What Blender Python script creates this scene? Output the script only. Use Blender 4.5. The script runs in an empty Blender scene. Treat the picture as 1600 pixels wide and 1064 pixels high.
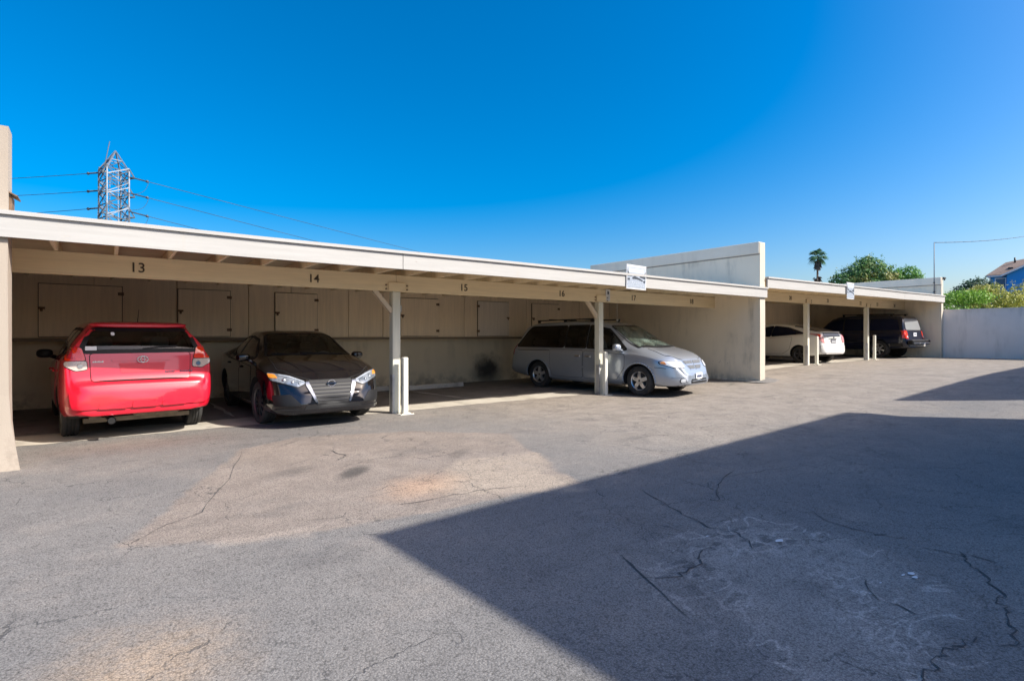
import bpy, bmesh, math, random
import numpy as np
from mathutils import Vector, Matrix, Euler
from mathutils.bvhtree import BVHTree
R = math.radians
random.seed(7)
scn = bpy.context.scene
COL = scn.collection

# ------------------------------------------------------------------ helpers: nodes
class NT:
    """small wrapper to write node graphs as expressions"""
    def __init__(self, name):
        self.m = bpy.data.materials.new(name); self.m.use_nodes = True
        self.t = self.m.node_tree; self.t.nodes.clear()
        self.out = self.t.nodes.new('ShaderNodeOutputMaterial')
        self.b = self.t.nodes.new('ShaderNodeBsdfPrincipled')
        self.t.links.new(self.b.outputs[0], self.out.inputs[0])
        self._pos = None
    def put(self, sock, v):
        if isinstance(v, bpy.types.NodeSocket): self.t.links.new(v, sock)
        elif v is not None:
            if isinstance(v, (tuple, list)) and len(v) == 3 and sock.type == 'RGBA': v = (*v, 1)
            sock.default_value = v
    def node(self, typ, **kw):
        n = self.t.nodes.new(typ)
        for k, v in kw.items(): setattr(n, k, v)
        return n
    def m_(self, op, a, b=None, c=None, clamp=False):
        n = self.node('ShaderNodeMath', operation=op, use_clamp=clamp)
        self.put(n.inputs[0], a)
        if b is not None: self.put(n.inputs[1], b)
        if c is not None: self.put(n.inputs[2], c)
        return n.outputs[0]
    @property
    def pos(self):
        if self._pos is None: self._pos = self.node('ShaderNodeTexCoord').outputs['Object']
        return self._pos
    def xyz(self, v=None):
        n = self.node('ShaderNodeSeparateXYZ'); self.put(n.inputs[0], v or self.pos); return n.outputs
    def mapv(self, scale=(1,1,1), loc=(0,0,0), rot=(0,0,0), v=None):
        n = self.node('ShaderNodeMapping'); self.put(n.inputs[0], v or self.pos)
        n.inputs['Scale'].default_value = scale; n.inputs['Location'].default_value = loc; n.inputs['Rotation'].default_value = rot
        return n.outputs[0]
    def noise(self, scale, detail=4, rough=.55, v=None, dist=0, color=False):
        n = self.node('ShaderNodeTexNoise'); self.put(n.inputs['Vector'], v or self.pos)
        n.inputs['Scale'].default_value = scale; n.inputs['Detail'].default_value = detail
        n.inputs['Roughness'].default_value = rough; n.inputs['Distortion'].default_value = dist
        return n.outputs[1 if color else 0]
    def voro(self, scale, feature='F1', v=None, rnd=1.0):
        n = self.node('ShaderNodeTexVoronoi', feature=feature); self.put(n.inputs['Vector'], v or self.pos)
        n.inputs['Scale'].default_value = scale; n.inputs['Randomness'].default_value = rnd
        return n.outputs[0]
    def ramp(self, v, lo, hi, a=0.0, b=1.0):
        n = self.node('ShaderNodeMapRange', interpolation_type='SMOOTHSTEP'); self.put(n.inputs[0], v)
        n.inputs[1].default_value = lo; n.inputs[2].default_value = hi; n.inputs[3].default_value = a; n.inputs[4].default_value = b
        return n.outputs[0]
    def mix(self, f, a, b, mode='MIX'):
        n = self.node('ShaderNodeMix', data_type='RGBA', blend_type=mode)
        self.put(n.inputs[0], f); self.put(n.inputs[6], a); self.put(n.inputs[7], b); return n.outputs[2]
    def grey(self, v):
        n = self.node('ShaderNodeCombineColor'); 
        for i in range(3): self.put(n.inputs[i], v)
        return n.outputs[0]
    def bump(self, h, strength=.3, dist=.01):
        n = self.node('ShaderNodeBump'); self.put(n.inputs['Height'], h)
        n.inputs['Strength'].default_value = strength; n.inputs['Distance'].default_value = dist
        self.t.links.new(n.outputs[0], self.b.inputs['Normal'])
    def set(self, **kw):
        for k, v in kw.items(): self.put(self.b.inputs[k.replace('_', ' ')], v)
        return self.m

def simple(name, col, rough=.5, metal=0.0, coat=0.0, spec=None, vary=.0, scale=6, bump=0, bscale=60):
    n = NT(name)
    c = col
    if vary:
        f = n.ramp(n.noise(scale, 5, .6), .3, .7)
        c = n.mix(f, tuple(x*(1-vary) for x in col), tuple(min(1, x*(1+vary)) for x in col))
    n.set(Base_Color=c, Roughness=rough, Metallic=metal)
    if coat: n.set(Coat_Weight=coat, Coat_Roughness=.03)
    if spec is not None: n.b.inputs['Specular IOR Level'].default_value = spec
    if bump: n.bump(n.noise(bscale, 3), bump, .004)
    return n.m

# ------------------------------------------------------------------ helpers: objects
def link(o, parent=None):
    COL.objects.link(o)
    if parent is not None: o.parent = parent
    return o
def tag(o, label=None, cat=None, group=None, kind=None):
    if label: o['label'] = label
    if cat: o['category'] = cat
    if group: o['group'] = group
    if kind: o['kind'] = kind
    return o
def empty(name, loc=(0,0,0), rz=0, label=None, cat=None, group=None):
    o = bpy.data.objects.new(name, None); link(o); o.location = loc; o.rotation_euler = (0,0,rz); o.empty_display_size = .3
    return tag(o, label, cat, group)
def mesh_obj(name, bm, mats, parent=None, smooth=False, angle=None):
    me = bpy.data.meshes.new(name); bm.to_mesh(me); bm.free()
    for m in (mats if isinstance(mats, (list, tuple)) else [mats]): me.materials.append(m)
    if smooth or angle:
        me.polygons.foreach_set('use_smooth', [True]*len(me.polygons))
        if angle: me.set_sharp_from_angle(angle=R(angle))
    return link(bpy.data.objects.new(name, me), parent)
def add_box(bm, lo, hi, mat=0, M=None, bevel=0):
    c = [(lo[i]+hi[i])/2 for i in range(3)]; s = [abs(hi[i]-lo[i]) for i in range(3)]
    mat4 = Matrix.Translation(c) @ Matrix.Diagonal((*s, 1))
    if M is not None: mat4 = M @ mat4
    r = bmesh.ops.create_cube(bm, size=1, matrix=mat4)
    fs = set(f for v in r['verts'] for f in v.link_faces)
    for f in fs: f.material_index = mat
    if bevel:
        es = list(set(e for f in fs for e in f.edges))
        rr = bmesh.ops.bevel(bm, geom=es, offset=bevel, segments=1, affect='EDGES', profile=.5)
        for f in rr['faces']: f.material_index = mat
    return r
def box(name, lo, hi, mat, parent=None, bevel=.006):
    bm = bmesh.new(); add_box(bm, lo, hi, 0, None, bevel); return mesh_obj(name, bm, mat, parent)
def add_tube(bm, p0, p1, r0, r1=None, seg=10, mat=0, caps=True):
    p0, p1 = Vector(p0), Vector(p1); r1 = r0 if r1 is None else r1
    d = (p1-p0).normalized(); a = d.orthogonal().normalized(); b = d.cross(a)
    v0 = [bm.verts.new(p0+(a*math.cos(2*math.pi*i/seg)+b*math.sin(2*math.pi*i/seg))*r0) for i in range(seg)]
    v1 = [bm.verts.new(p1+(a*math.cos(2*math.pi*i/seg)+b*math.sin(2*math.pi*i/seg))*r1) for i in range(seg)]
    for i in range(seg):
        f = bm.faces.new((v0[i], v0[(i+1)%seg], v1[(i+1)%seg], v1[i])); f.material_index = mat; f.smooth = True
    if caps:
        f = bm.faces.new(v0[::-1]); f.material_index = mat
        f = bm.faces.new(v1); f.material_index = mat
def add_path(bm, pts, r, seg=8, mat=0):
    for a, b in zip(pts[:-1], pts[1:]): add_tube(bm, a, b, r, r, seg, mat)
def add_bar(bm, p0, p1, w, mat=0):
    """square bar between two points"""
    p0, p1 = Vector(p0), Vector(p1); L = (p1-p0).length
    q = (p1-p0).to_track_quat('Z', 'Y').to_matrix().to_4x4()
    add_box(bm, (-w/2,-w/2,0), (w/2,w/2,L), mat, Matrix.Translation(p0) @ q)
def add_prism(bm, pts, z0, z1, mat=0):
    """pts: list of (x,y); vertical prism"""
    a = [bm.verts.new((x,y,z0)) for x,y in pts]; b = [bm.verts.new((x,y,z1)) for x,y in pts]; n = len(pts)
    fs = [bm.faces.new(a[::-1]), bm.faces.new(b)] + [bm.faces.new((a[i],a[(i+1)%n],b[(i+1)%n],b[i])) for i in range(n)]
    for f in fs: f.material_index = mat
def add_blob(bm, c, size, p=2.6, mat=0, M=None, nu=20, nv=12):
    """superellipsoid"""
    def sp(v, e): return math.copysign(abs(v)**(2/e), v)
    rows = []
    for j in range(nv+1):
        ph = -math.pi/2 + math.pi*j/nv; row = []
        if j in (0, nv): 
            v = Vector((0,0,size[2]*sp(math.sin(ph),p))) + Vector(c); rows.append([bm.verts.new(M@v if M else v)]); continue
        for i in range(nu):
            th = 2*math.pi*i/nu
            v = Vector((size[0]*sp(math.cos(ph),p)*sp(math.cos(th),p), size[1]*sp(math.cos(ph),p)*sp(math.sin(th),p), size[2]*sp(math.sin(ph),p)))+Vector(c)
            row.append(bm.verts.new(M@v if M else v))
        rows.append(row)
    for j in range(nv):
        a, b = rows[j], rows[j+1]
        for i in range(nu):
            k = (i+1)%nu
            if len(a)==1: f = bm.faces.new((a[0], b[k], b[i]))
            elif len(b)==1: f = bm.faces.new((a[i], a[k], b[0]))
            else: f = bm.faces.new((a[i],a[k],b[k],b[i]))
            f.material_index = mat; f.smooth = True
def text_obj(name, s, size, mat, parent, loc, rot, depth=.004, align='CENTER'):
    cu = bpy.data.curves.new(name, 'FONT'); cu.body = s; cu.size = size; cu.extrude = depth; cu.align_x = align; cu.align_y = 'BOTTOM'
    cu.offset = size*.008
    tmp = bpy.data.objects.new('tmp_text', cu); COL.objects.link(tmp)
    me = bpy.data.meshes.new_from_object(tmp.evaluated_get(bpy.context.evaluated_depsgraph_get()))
    bpy.data.objects.remove(tmp); bpy.data.curves.remove(cu)
    me.materials.clear(); me.materials.append(mat); me.name = name
    o = link(bpy.data.objects.new(name, me), parent); o.location = loc; o.rotation_euler = rot
    return o
def pchip(xs, ys):
    xs = np.array(xs, float); ys = np.array(ys, float)
    h = np.diff(xs); d = np.diff(ys)/h; n = len(xs); m = np.zeros(n)
    for i in range(1, n-1):
        if d[i-1]*d[i] > 0:
            w1 = 2*h[i]+h[i-1]; w2 = h[i]+2*h[i-1]; m[i] = (w1+w2)/(w1/d[i-1]+w2/d[i])
    m[0] = d[0]; m[-1] = d[-1]
    def f(x):
        x = min(max(x, xs[0]), xs[-1]); i = min(max(int(np.searchsorted(xs, x))-1, 0), n-2)
        t = (x-xs[i])/h[i]; t2 = t*t; t3 = t2*t
        return float((2*t3-3*t2+1)*ys[i]+(t3-2*t2+t)*h[i]*m[i]+(-2*t3+3*t2)*ys[i+1]+(t3-t2)*h[i]*m[i+1])
    return f
def curve(pts):
    pts = sorted(pts); return pchip([p[0] for p in pts], [p[1] for p in pts])

# ------------------------------------------------------------------ ground shape
def sstep(t): t = min(max(t,0),1); return t*t*(3-2*t)
def zg(x, y=0):
    return .34*sstep((x-9.5)/11.0) + .07*sstep((x-20.5)/9.5)

# ------------------------------------------------------------------ materials
def stucco(name, col, dirt=(.30,.27,.22), streak=.5, bump=.35, soot=None):
    n = NT(name)
    big = n.noise(1.1, 6, .62); st = n.noise(3.0, 6, .6, n.mapv((1,1,.16)))
    f = n.m_('MULTIPLY', n.ramp(st, .45, .75), n.m_('MULTIPLY', n.ramp(big, .35, .75), streak))
    c = n.mix(n.ramp(n.noise(.5, 3), .3, .7), tuple(x*.93 for x in col), tuple(x*1.05 for x in col))
    c = n.mix(f, c, dirt)
    z = n.xyz()[2]
    foot = n.m_('MULTIPLY', n.ramp(z, .5, .05), n.ramp(n.noise(4, 5, .65), .42, .62))
    c = n.mix(n.m_('MULTIPLY', foot, .65), c, dirt)
    chips = n.m_('MULTIPLY', n.ramp(n.noise(9, 3, .7), .70, .74), n.ramp(z, 1.1, .2))
    c = n.mix(n.m_('MULTIPLY', chips, .8), c, (.10,.085,.07))
    if soot:
        d = n.node('ShaderNodeVectorMath', operation='DISTANCE'); n.put(d.inputs[0], n.mapv((1,1,1.2))); d.inputs[1].default_value = soot
        dd = n.m_('ADD', d.outputs['Value'], n.m_('MULTIPLY', n.m_('SUBTRACT', n.noise(4,5,.6), .5), .6))
        c = n.mix(n.ramp(dd, .75, .15, 0, .95), c, (.02,.02,.022))
    n.set(Base_Color=c, Roughness=.9); n.bump(n.noise(70, 4, .6), bump, .006)
    return n.m
def painted_wood(name, col, wear=(.22,.17,.11), amt=.5, axis='x', rough=.6):
    n = NT(name)
    sc = (.35,6,6) if axis=='x' else (6,6,.35)
    g = n.noise(3, 6, .65, n.mapv(sc)); s = n.noise(1.7, 5, .7)
    c = n.mix(n.ramp(g, .3, .75), tuple(x*.9 for x in col), tuple(min(1,x*1.05) for x in col))
    c = n.mix(n.m_('MULTIPLY', n.ramp(n.noise(2.2, 7, .72, n.mapv(tuple(.5*k+.4 for k in sc))), .62, .74), amt), c, wear)
    c = n.mix(n.m_('MULTIPLY', n.ramp(s, .5, .8), amt*.35), c, tuple(x*.7 for x in col))
    n.set(Base_Color=c, Roughness=rough); n.bump(n.m_('ADD', g, n.m_('MULTIPLY', n.noise(40,3), .3)), .25, .006)
    return n.m
def fascia_mat():
    n = NT('white_fascia_paint')
    g = n.noise(3, 6, .65, n.mapv((.35,6,6))); z = n.xyz()[2]
    c = n.mix(n.ramp(g, .3, .75), (.385,.375,.355), (.43,.42,.40))
    peel = n.ramp(n.noise(3.2, 8, .72, n.mapv((.7,3,3))), .66, .71)
    c = n.mix(n.m_('MULTIPLY', peel, .55), c, (.42,.36,.29))
    drip = n.m_('MULTIPLY', n.ramp(n.noise(5, 5, .65, n.mapv((1.6,1,.12))), .54, .72), n.ramp(n.noise(.8, 3), .4, .65))
    c = n.mix(n.m_('MULTIPLY', drip, .38), c, (.42,.38,.32))
    nail = n.ramp(n.voro(2.6, 'F1', n.mapv((1,1,2.2))), .040, .026)
    c = n.mix(n.m_('MULTIPLY', nail, .6), c, (.22,.15,.10))
    n.set(Base_Color=c, Roughness=.6); n.bump(n.m_('ADD', g, n.m_('MULTIPLY', peel, -.6)), .3, .006)
    return n.m
M_fascia = fascia_mat()
M_beam = painted_wood('tan_beam_paint', (.80,.655,.42), (.26,.17,.08), .55)
M_rafter = painted_wood('rafter_paint', (.80,.68,.48), (.28,.2,.12), .45, 'y')
M_deck = painted_wood('roof_deck_paint', (.82,.70,.50), (.25,.18,.1), .5)
M_post = painted_wood('post_paint', (.70,.68,.56), (.3,.25,.18), .4, 'z')
M_brace = painted_wood('brace_paint', (.66,.54,.40), (.3,.2,.14), .5, 'z')
M_cab = painted_wood('cabinet_plywood_paint', (.84,.69,.50), (.48,.37,.24), .45, 'z', .75)
M_door = painted_wood('cabinet_door_paint', (.86,.71,.52), (.50,.38,.25), .45, 'z', .7)
M_door_cool = painted_wood('cabinet_door_grey_paint', (.74,.66,.56), (.43,.36,.29), .4, 'z', .7)
M_wall = stucco('cream_stucco', (.50,.455,.375))
M_pier = stucco('worn_pier_stucco', (.375,.32,.26), (.24,.20,.16), .6)
M_wall_in = stucco('back_wall_stucco', (.78,.67,.49), (.33,.27,.19), .6, .35, soot=(9.25,13.5,.42))
M_parapet = stucco('weathered_stucco_shade_lift', (.90,.785,.60), (.40,.355,.27), 1.0)  # weathered wall sides, base made paler than the fronts to lift their shade
M_cap_strip = stucco('dark_grey_stucco', (.30,.28,.24), (.16,.15,.13), .8)
M_farwall = stucco('grey_block_wall', (.93,.85,.77), (.50,.45,.38), .6)
M_cap = stucco('parapet_cap_stucco', (.82,.75,.61), (.45,.41,.33), .4)
M_gap = simple('dark_gap', (.07,.055,.04), .9)
M_steel = simple('galvanised_steel', (.55,.56,.58), .45, .7, vary=.15)
M_darkmetal = simple('dark_hardware', (.05,.05,.05), .5, .6)
M_ink = simple('black_stencil_paint', (.06,.045,.03), .7)
M_boll = painted_wood('bollard_paint', (.80,.78,.68), (.35,.25,.16), .35, 'z', .5)
M_signw = simple('sign_white', (.62,.63,.64), .35, vary=.05)
M_signk = simple('sign_ink', (.035,.045,.06), .5)
M_signp = simple('sign_pale_print', (.30,.34,.40), .5, vary=.2, scale=30); M_signg = simple('sign_grey_print', (.45,.5,.55), .5)
M_rust = simple('rusty_metal', (.16,.1,.06), .8, vary=.3, scale=14)
M_base_strip = painted_wood('dark_brown_strip_paint', (.22,.17,.12), (.12,.09,.06), .4); M_roofing = simple('roof_felt', (.55,.53,.5), .9, vary=.1)

def asphalt():
    n = NT('asphalt')
    p = n.xyz(); X, Y = p[0], p[1]
    w1 = n.m_('SUBTRACT', n.noise(1.3, 5, .6), .5); w2 = n.m_('SUBTRACT', n.noise(6, 4, .6), .5)
    warp = n.m_('ADD', n.m_('MULTIPLY', w1, .9), n.m_('MULTIPLY', w2, .35))
    def poly(pts, soft=.08, wamp=.6):
        s = None; k = len(pts)
        for i in range(k):
            (x0,y0),(x1,y1) = pts[i], pts[(i+1)%k]; L = math.hypot(x1-x0,y1-y0); nx, ny = (y1-y0)/L, -(x1-x0)/L
            e = n.m_('ADD', n.m_('MULTIPLY', X, nx), n.m_('MULTIPLY_ADD', Y, ny, -(nx*x0+ny*y0)))
            s = e if s is None else n.m_('MAXIMUM', s, e)
        s = n.m_('MULTIPLY_ADD', warp, wamp, s)
        return n.ramp(s, soft, -soft)
    def ell(cx, cy, a, b, rot=0, soft=.5, wamp=.8):
        c, s_ = math.cos(R(rot)), math.sin(R(rot))
        u = n.m_('ADD', n.m_('MULTIPLY', X, c/a), n.m_('MULTIPLY_ADD', Y, s_/a, -(cx*c+cy*s_)/a))
        v = n.m_('ADD', n.m_('MULTIPLY', X, -s_/b), n.m_('MULTIPLY_ADD', Y, c/b, (cx*s_-cy*c)/b))
        r = n.m_('SQRT', n.m_('ADD', n.m_('MULTIPLY', u, u), n.m_('MULTIPLY', v, v)))
        return n.ramp(n.m_('MULTIPLY_ADD', warp, wamp, r), 1+soft*.5, 1-soft)
    big = n.noise(.35, 4, .55); mid = n.noise(2.3, 6, .65)
    ag = n.voro(95); ag2 = n.noise(210, 2, .6)
    base = n.mix(n.ramp(big, .3, .7), (0.211,0.217,0.222), (0.272,0.269,0.262))
    # older, paler lot surface further along the drive
    far = n.m_('MULTIPLY', n.ramp(n.m_('MULTIPLY_ADD', warp, 2.5, X), 3.6, 7.2), n.ramp(n.m_('MULTIPLY_ADD', warp, 2.0, Y), 2.9, 4.6))
    base = n.mix(n.m_('MULTIPLY', far, .9), base, n.mix(n.ramp(mid, .35, .65), (.305,.283,.253), (.385,.360,.325)))
    far2 = n.ramp(X, 13, 20)
    base = n.mix(n.m_('MULTIPLY', far2, .8), base, n.mix(n.ramp(mid, .35, .65), (.31,.29,.262), (.38,.36,.33)))
    # older patch in the middle
    patch = poly([(0.1,4.45),(.75,4.02),(2.0,3.8),(3.6,3.75),(4.6,6.2),(3.5,7.25),(2.1,7.7),(1.35,7.3)], .05, .35)
    base = n.mix(n.m_('MULTIPLY', patch, .92), base, n.mix(n.ramp(mid, .3, .7), (.285,.252,.225), (.360,.320,.285)))
    pale = poly([(2.3,4.35),(2.6,4.0),(3.4,3.6),(4.1,5.0),(3.2,5.15)], .12, .8)
    base = n.mix(n.m_('MULTIPLY', pale, .7), base, (.50,.44,.365))
    rim = poly([(.55,4.2),(.6,4.02),(1.15,3.86),(1.25,4.02)], .04, .35)
    base = n.mix(n.m_('MULTIPLY', rim, .4), base, (.50,.45,.40))
    tan = ell(.10, 2.75, .38, .40, 0, .9, 1.6)
    base = n.mix(n.m_('MULTIPLY', n.m_('MULTIPLY', tan, n.ramp(n.noise(14, 5, .7), .3, .6, .45, 1)), .62), base, (.52,.40,.28))
    tan2 = ell(2.35, 4.55, .5, .35, 30, .9, 1.0)
    base = n.mix(n.m_('MULTIPLY', tan2, .5), base, (0.648,0.437,0.292))
    red = ell(.35, 8.45, 1.1, .55, 0, .9, 1.2)
    base = n.mix(n.m_('MULTIPLY', red, .6), base, (0.211,0.170,0.154))
    drk = ell(1.9, 8.1, 2.2, .8, 0, .9, 1.0)
    base = n.mix(n.m_('MULTIPLY', drk, .4), base, (0.162,0.162,0.170))
    oil = ell(2.06, 5.42, .30, .14, 45, .6, .5); oil2 = ell(1.55, 5.8, .3, .14, 30, .8, .8); oil3 = ell(3.35, 5.5, .35, .12, 40, .8, .8)
    o = n.m_('MAXIMUM', oil, n.m_('MULTIPLY', n.m_('MAXIMUM', oil2, oil3), .55))
    base = n.mix(n.m_('MULTIPLY', o, .75), base, (0.089,0.092,0.094))
    # worn seal coat with flow rings in the shaded corner
    flow = poly([(2.2,.95),(2.75,.72),(3.55,.95),(4.05,1.45),(4.0,2.25),(3.25,2.2),(2.7,1.75)], .16, .55)
    fn = n.noise(1.7, 2, .5, n.mapv((1,1.5,1)), 1.0)
    base = n.mix(n.m_('MULTIPLY', flow, .60), base, n.mix(n.ramp(mid, .3, .7), (.33,.325,.315), (.43,.425,.41)))
    rings = n.m_('PINGPONG', n.m_('MULTIPLY', fn, 6), .5)
    side = n.m_('MAXIMUM', ell(3.15, 1.05, .62, .24, 52, .6, .6), n.m_('MULTIPLY', n.ramp(flow, .02, .35), n.ramp(flow, 1.0, .7)))
    ringm = n.m_('MULTIPLY', n.ramp(rings, .36, .48), side)
    base = n.mix(n.m_('MULTIPLY', ringm, .7), base, (.55,.54,.52))
    cv = n.node('ShaderNodeVectorMath', operation='ADD'); n.put(cv.inputs[0], n.mapv((1,1.5,1)))
    cs = n.node('ShaderNodeVectorMath', operation='SCALE'); n.put(cs.inputs[0], n.noise(5, 2, .5, color=True)); cs.inputs['Scale'].default_value = .16; n.put(cv.inputs[1], cs.outputs[0])
    cells = n.m_('MULTIPLY', n.ramp(n.voro(7.5, 'F1', cv.outputs[0]), .40, .30), n.m_('MAXIMUM', ell(3.55, 2.05, .62, .26, 150, .6, .5), ell(2.75, 1.85, .42, .22, 60, .6, .5)))
    base = n.mix(n.m_('MULTIPLY', cells, .75), base, (.13,.135,.14))
    webm = n.m_('MULTIPLY', n.ramp(n.voro(5.2, 'DISTANCE_TO_EDGE', cv.outputs[0]), .10, .05), n.m_('MULTIPLY', n.m_('MAXIMUM', ell(3.5, 2.0, .75, .32, 150, .6, .5), n.m_('MAXIMUM', ell(2.6, 1.75, .5, .3, 60, .6, .5), ell(3.1, 1.1, .8, .25, 52, .6, .5))), n.ramp(n.noise(4, 3), .38, .58)))
    base = n.mix(n.m_('MULTIPLY', webm, .5), base, (.56,.55,.53))
    # blotches, tyre scuffs and drips
    blot = n.m_('MULTIPLY', n.ramp(n.noise(.9, 7, .7), .48, .66), .34)
    base = n.mix(blot, base, (.36,.335,.31))
    blot2 = n.m_('MULTIPLY', n.ramp(n.noise(1.15, 7, .72, n.mapv((1,1,1), (7,3,0))), .52, .68), .42)
    base = n.mix(blot2, base, (.145,.145,.148))
    scuff = n.m_('MULTIPLY', n.ramp(n.noise(1.0, 6, .65, n.mapv((.5,5,1), (0,0,0), (0,0,R(12)))), .56, .72), .35)
    base = n.mix(scuff, base, (.13,.13,.132))
    drip = n.m_('MULTIPLY', n.ramp(n.voro(1.6), .055, .03), n.ramp(n.noise(.7, 2), .5, .6))
    base = n.mix(n.m_('MULTIPLY', drip, .7), base, (.07,.07,.07))
    # fine cracks
    wv = n.node('ShaderNodeVectorMath', operation='ADD'); n.put(wv.inputs[0], n.pos)
    sc = n.node('ShaderNodeVectorMath', operation='SCALE'); n.put(sc.inputs[0], n.noise(3, 5, .65, color=True)); sc.inputs['Scale'].default_value = .35
    n.put(wv.inputs[1], sc.outputs[0]); wv = wv.outputs[0]
    ck = n.voro(1.15, 'DISTANCE_TO_EDGE', wv); ck2 = n.voro(4.6, 'DISTANCE_TO_EDGE', wv)
    cm = n.m_('MULTIPLY', n.ramp(ck, .008, .002), n.ramp(n.noise(.55, 3), .45, .53))
    cm2 = n.m_('MULTIPLY', n.ramp(ck2, .02, .006), n.m_('MAXIMUM', n.m_('MULTIPLY', pale, .8), n.ramp(n.noise(.8, 3), .60, .68)))
    cracks = n.m_('MULTIPLY', n.m_('MAXIMUM', n.m_('MULTIPLY', cm, .9), n.m_('MULTIPLY', cm2, .65)), n.ramp(n.noise(3.5, 3), .35, .6), clamp=True)
    ck3 = n.voro(2.1, 'DISTANCE_TO_EDGE', wv); near = n.m_('MULTIPLY', n.ramp(X, 2.2, 3.4), n.ramp(Y, 4.2, 2.2))
    cracks = n.m_('MAXIMUM', cracks, n.m_('MULTIPLY', n.m_('MULTIPLY', n.ramp(ck3, .012, .003), .6), n.m_('MULTIPLY', near, n.ramp(n.noise(2.2, 3), .42, .58))))
    ck4 = n.voro(.8, 'DISTANCE_TO_EDGE', wv); cracks = n.m_('MAXIMUM', cracks, n.m_('MULTIPLY', n.ramp(ck4, .006, .002), n.m_('MULTIPLY', n.ramp(X, 4, 6), n.ramp(n.noise(1.2, 3), .42, .55, 0, .6))))
    # aggregate speckle
    sp = n.m_('MULTIPLY_ADD', n.m_('SUBTRACT', ag2, .5), 1.9, n.m_('MULTIPLY_ADD', ag, -.85, 1.33))
    sp = n.m_('MULTIPLY', sp, n.m_('MULTIPLY_ADD', n.noise(22, 4, .7), .5, .76))
    sp = n.m_('MULTIPLY', sp, n.m_('MULTIPLY_ADD', n.noise(5, 5, .65), .36, .83))
    base = n.mix(1.0, base, (.81,.755,.705), 'MULTIPLY')
    base = n.mix(1.0, base, n.grey(sp), 'MULTIPLY')
    chipm = n.ramp(n.noise(120, 1, .5), .73, .78)
    base = n.mix(n.m_('MULTIPLY', chipm, .7), base, (.60,.58,.55))
    base = n.mix(n.m_('MULTIPLY', cracks, .8), base, (.05,.05,.05))
    n.set(Base_Color=base, Roughness=n.ramp(o, 0, 1, .88, .5)); n.b.inputs['Specular IOR Level'].default_value = .3
    h = n.m_('SUBTRACT', n.m_('MULTIPLY_ADD', n.m_('SUBTRACT', 1.0, ag), .6, n.m_('MULTIPLY', mid, .8)), n.m_('MULTIPLY', cracks, 1.5))
    n.bump(h, .5, .006)
    return n.m
M_asphalt = asphalt()
def concrete(name, a, b, dirt, bump=.2):
    n = NT(name)
    c = n.mix(n.ramp(n.noise(1.4, 6, .65), .3, .7), a, b)
    c = n.mix(n.m_('MULTIPLY', n.ramp(n.noise(2.6, 6, .7), .5, .7), .75), c, dirt)
    c = n.mix(n.m_('MULTIPLY', n.ramp(n.noise(160, 2), .55, .75), .25), c, (.12,.11,.1))
    n.set(Base_Color=c, Roughness=.85); n.bump(n.noise(60, 4), bump, .005)
    return n.m
M_apron = concrete('apron_concrete', (.42,.38,.31), (.50,.46,.39), (.27,.24,.2))
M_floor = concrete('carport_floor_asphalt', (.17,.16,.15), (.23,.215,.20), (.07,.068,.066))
M_line = concrete('faded_white_line', (.42,.41,.39), (.55,.54,.5), (.2,.19,.18))
M_stop = concrete('wheel_stop_concrete', (.50,.48,.44), (.58,.56,.52), (.3,.28,.25))

# ------------------------------------------------------------------ ground
def sheet(name, x0, x1, y0, y1, dz, mat, nx=40, ny=4, edge=0, seed=1):
    rnd = random.Random(seed); bm = bmesh.new(); g = []
    for i in range(nx+1):
        row = []
        for j in range(ny+1):
            x = x0+(x1-x0)*i/nx; y = y0+(y1-y0)*j/ny
            if edge and j == 0: y += (rnd.random()-.5)*edge
            row.append(bm.verts.new((x, y, zg(x,y)+dz)))
        g.append(row)
    for i in range(nx):
        for j in range(ny): bm.faces.new((g[i][j], g[i+1][j], g[i+1][j+1], g[i][j+1]))
    o = mesh_obj(name, bm, mat, None, True); o['kind'] = 'structure'; return o
bm = bmesh.new()
gx = [-900,-300,-120,-60,-30,-15] + [-8+i*.5 for i in range(90)] + [40,50,70,110,200,400,900]
gy = [-900,-300,-120,-60,-30] + [-16+i*2 for i in range(20)] + [26,34,50,90,160,300,900]
gv = [[bm.verts.new((x,y,zg(x,y))) for y in gy] for x in gx]
for i in range(len(gx)-1):
    for j in range(len(gy)-1): bm.faces.new((gv[i][j],gv[i+1][j],gv[i+1][j+1],gv[i][j+1]))
tag(mesh_obj('parking_lot', bm, M_asphalt, None, True), kind='structure')
sheet('concrete_apron', -1.36, 14.08, 9.17, 10.3, .004, M_apron, 110, 3, .09, 3)
sheet('carport_floor', -1.36, 14.08, 10.05, 13.55, .008, M_floor, 60, 6, .10, 4)
sheet('concrete_apron', 14.34, 29.05, 9.1, 10.2, .004, M_apron, 70, 3, .08, 5)
sheet('carport_floor', 14.34, 29.05, 10.0, 13.55, .008, M_floor, 60, 6, .1, 6)
def ribbon(bm, pts, w, dz, seed, jit=.03, sub=5):
    rnd = random.Random(seed); P = []
    for (a, b) in zip(pts[:-1], pts[1:]):
        for k in range(sub):
            t = k/sub; P.append((a[0]+(b[0]-a[0])*t+(rnd.random()-.5)*jit, a[1]+(b[1]-a[1])*t+(rnd.random()-.5)*jit))
    P.append(pts[-1]); L = len(P); prev = None
    for i, (x, y) in enumerate(P):
        q = P[min(i+1, L-1)]; r = P[max(i-1, 0)]; dx, dy = q[0]-r[0], q[1]-r[1]; l = math.hypot(dx, dy) or 1
        ww = w*(.25+.9*rnd.random()**1.5)*(1 if 0 < i < L-1 else .25)/2
        a = bm.verts.new((x-dy/l*ww, y+dx/l*ww, zg(x)+dz)); b = bm.verts.new((x+dy/l*ww, y-dx/l*ww, zg(x)+dz))
        if prev: bm.faces.new((prev[0], prev[1], b, a))
        prev = (a, b)
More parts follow.
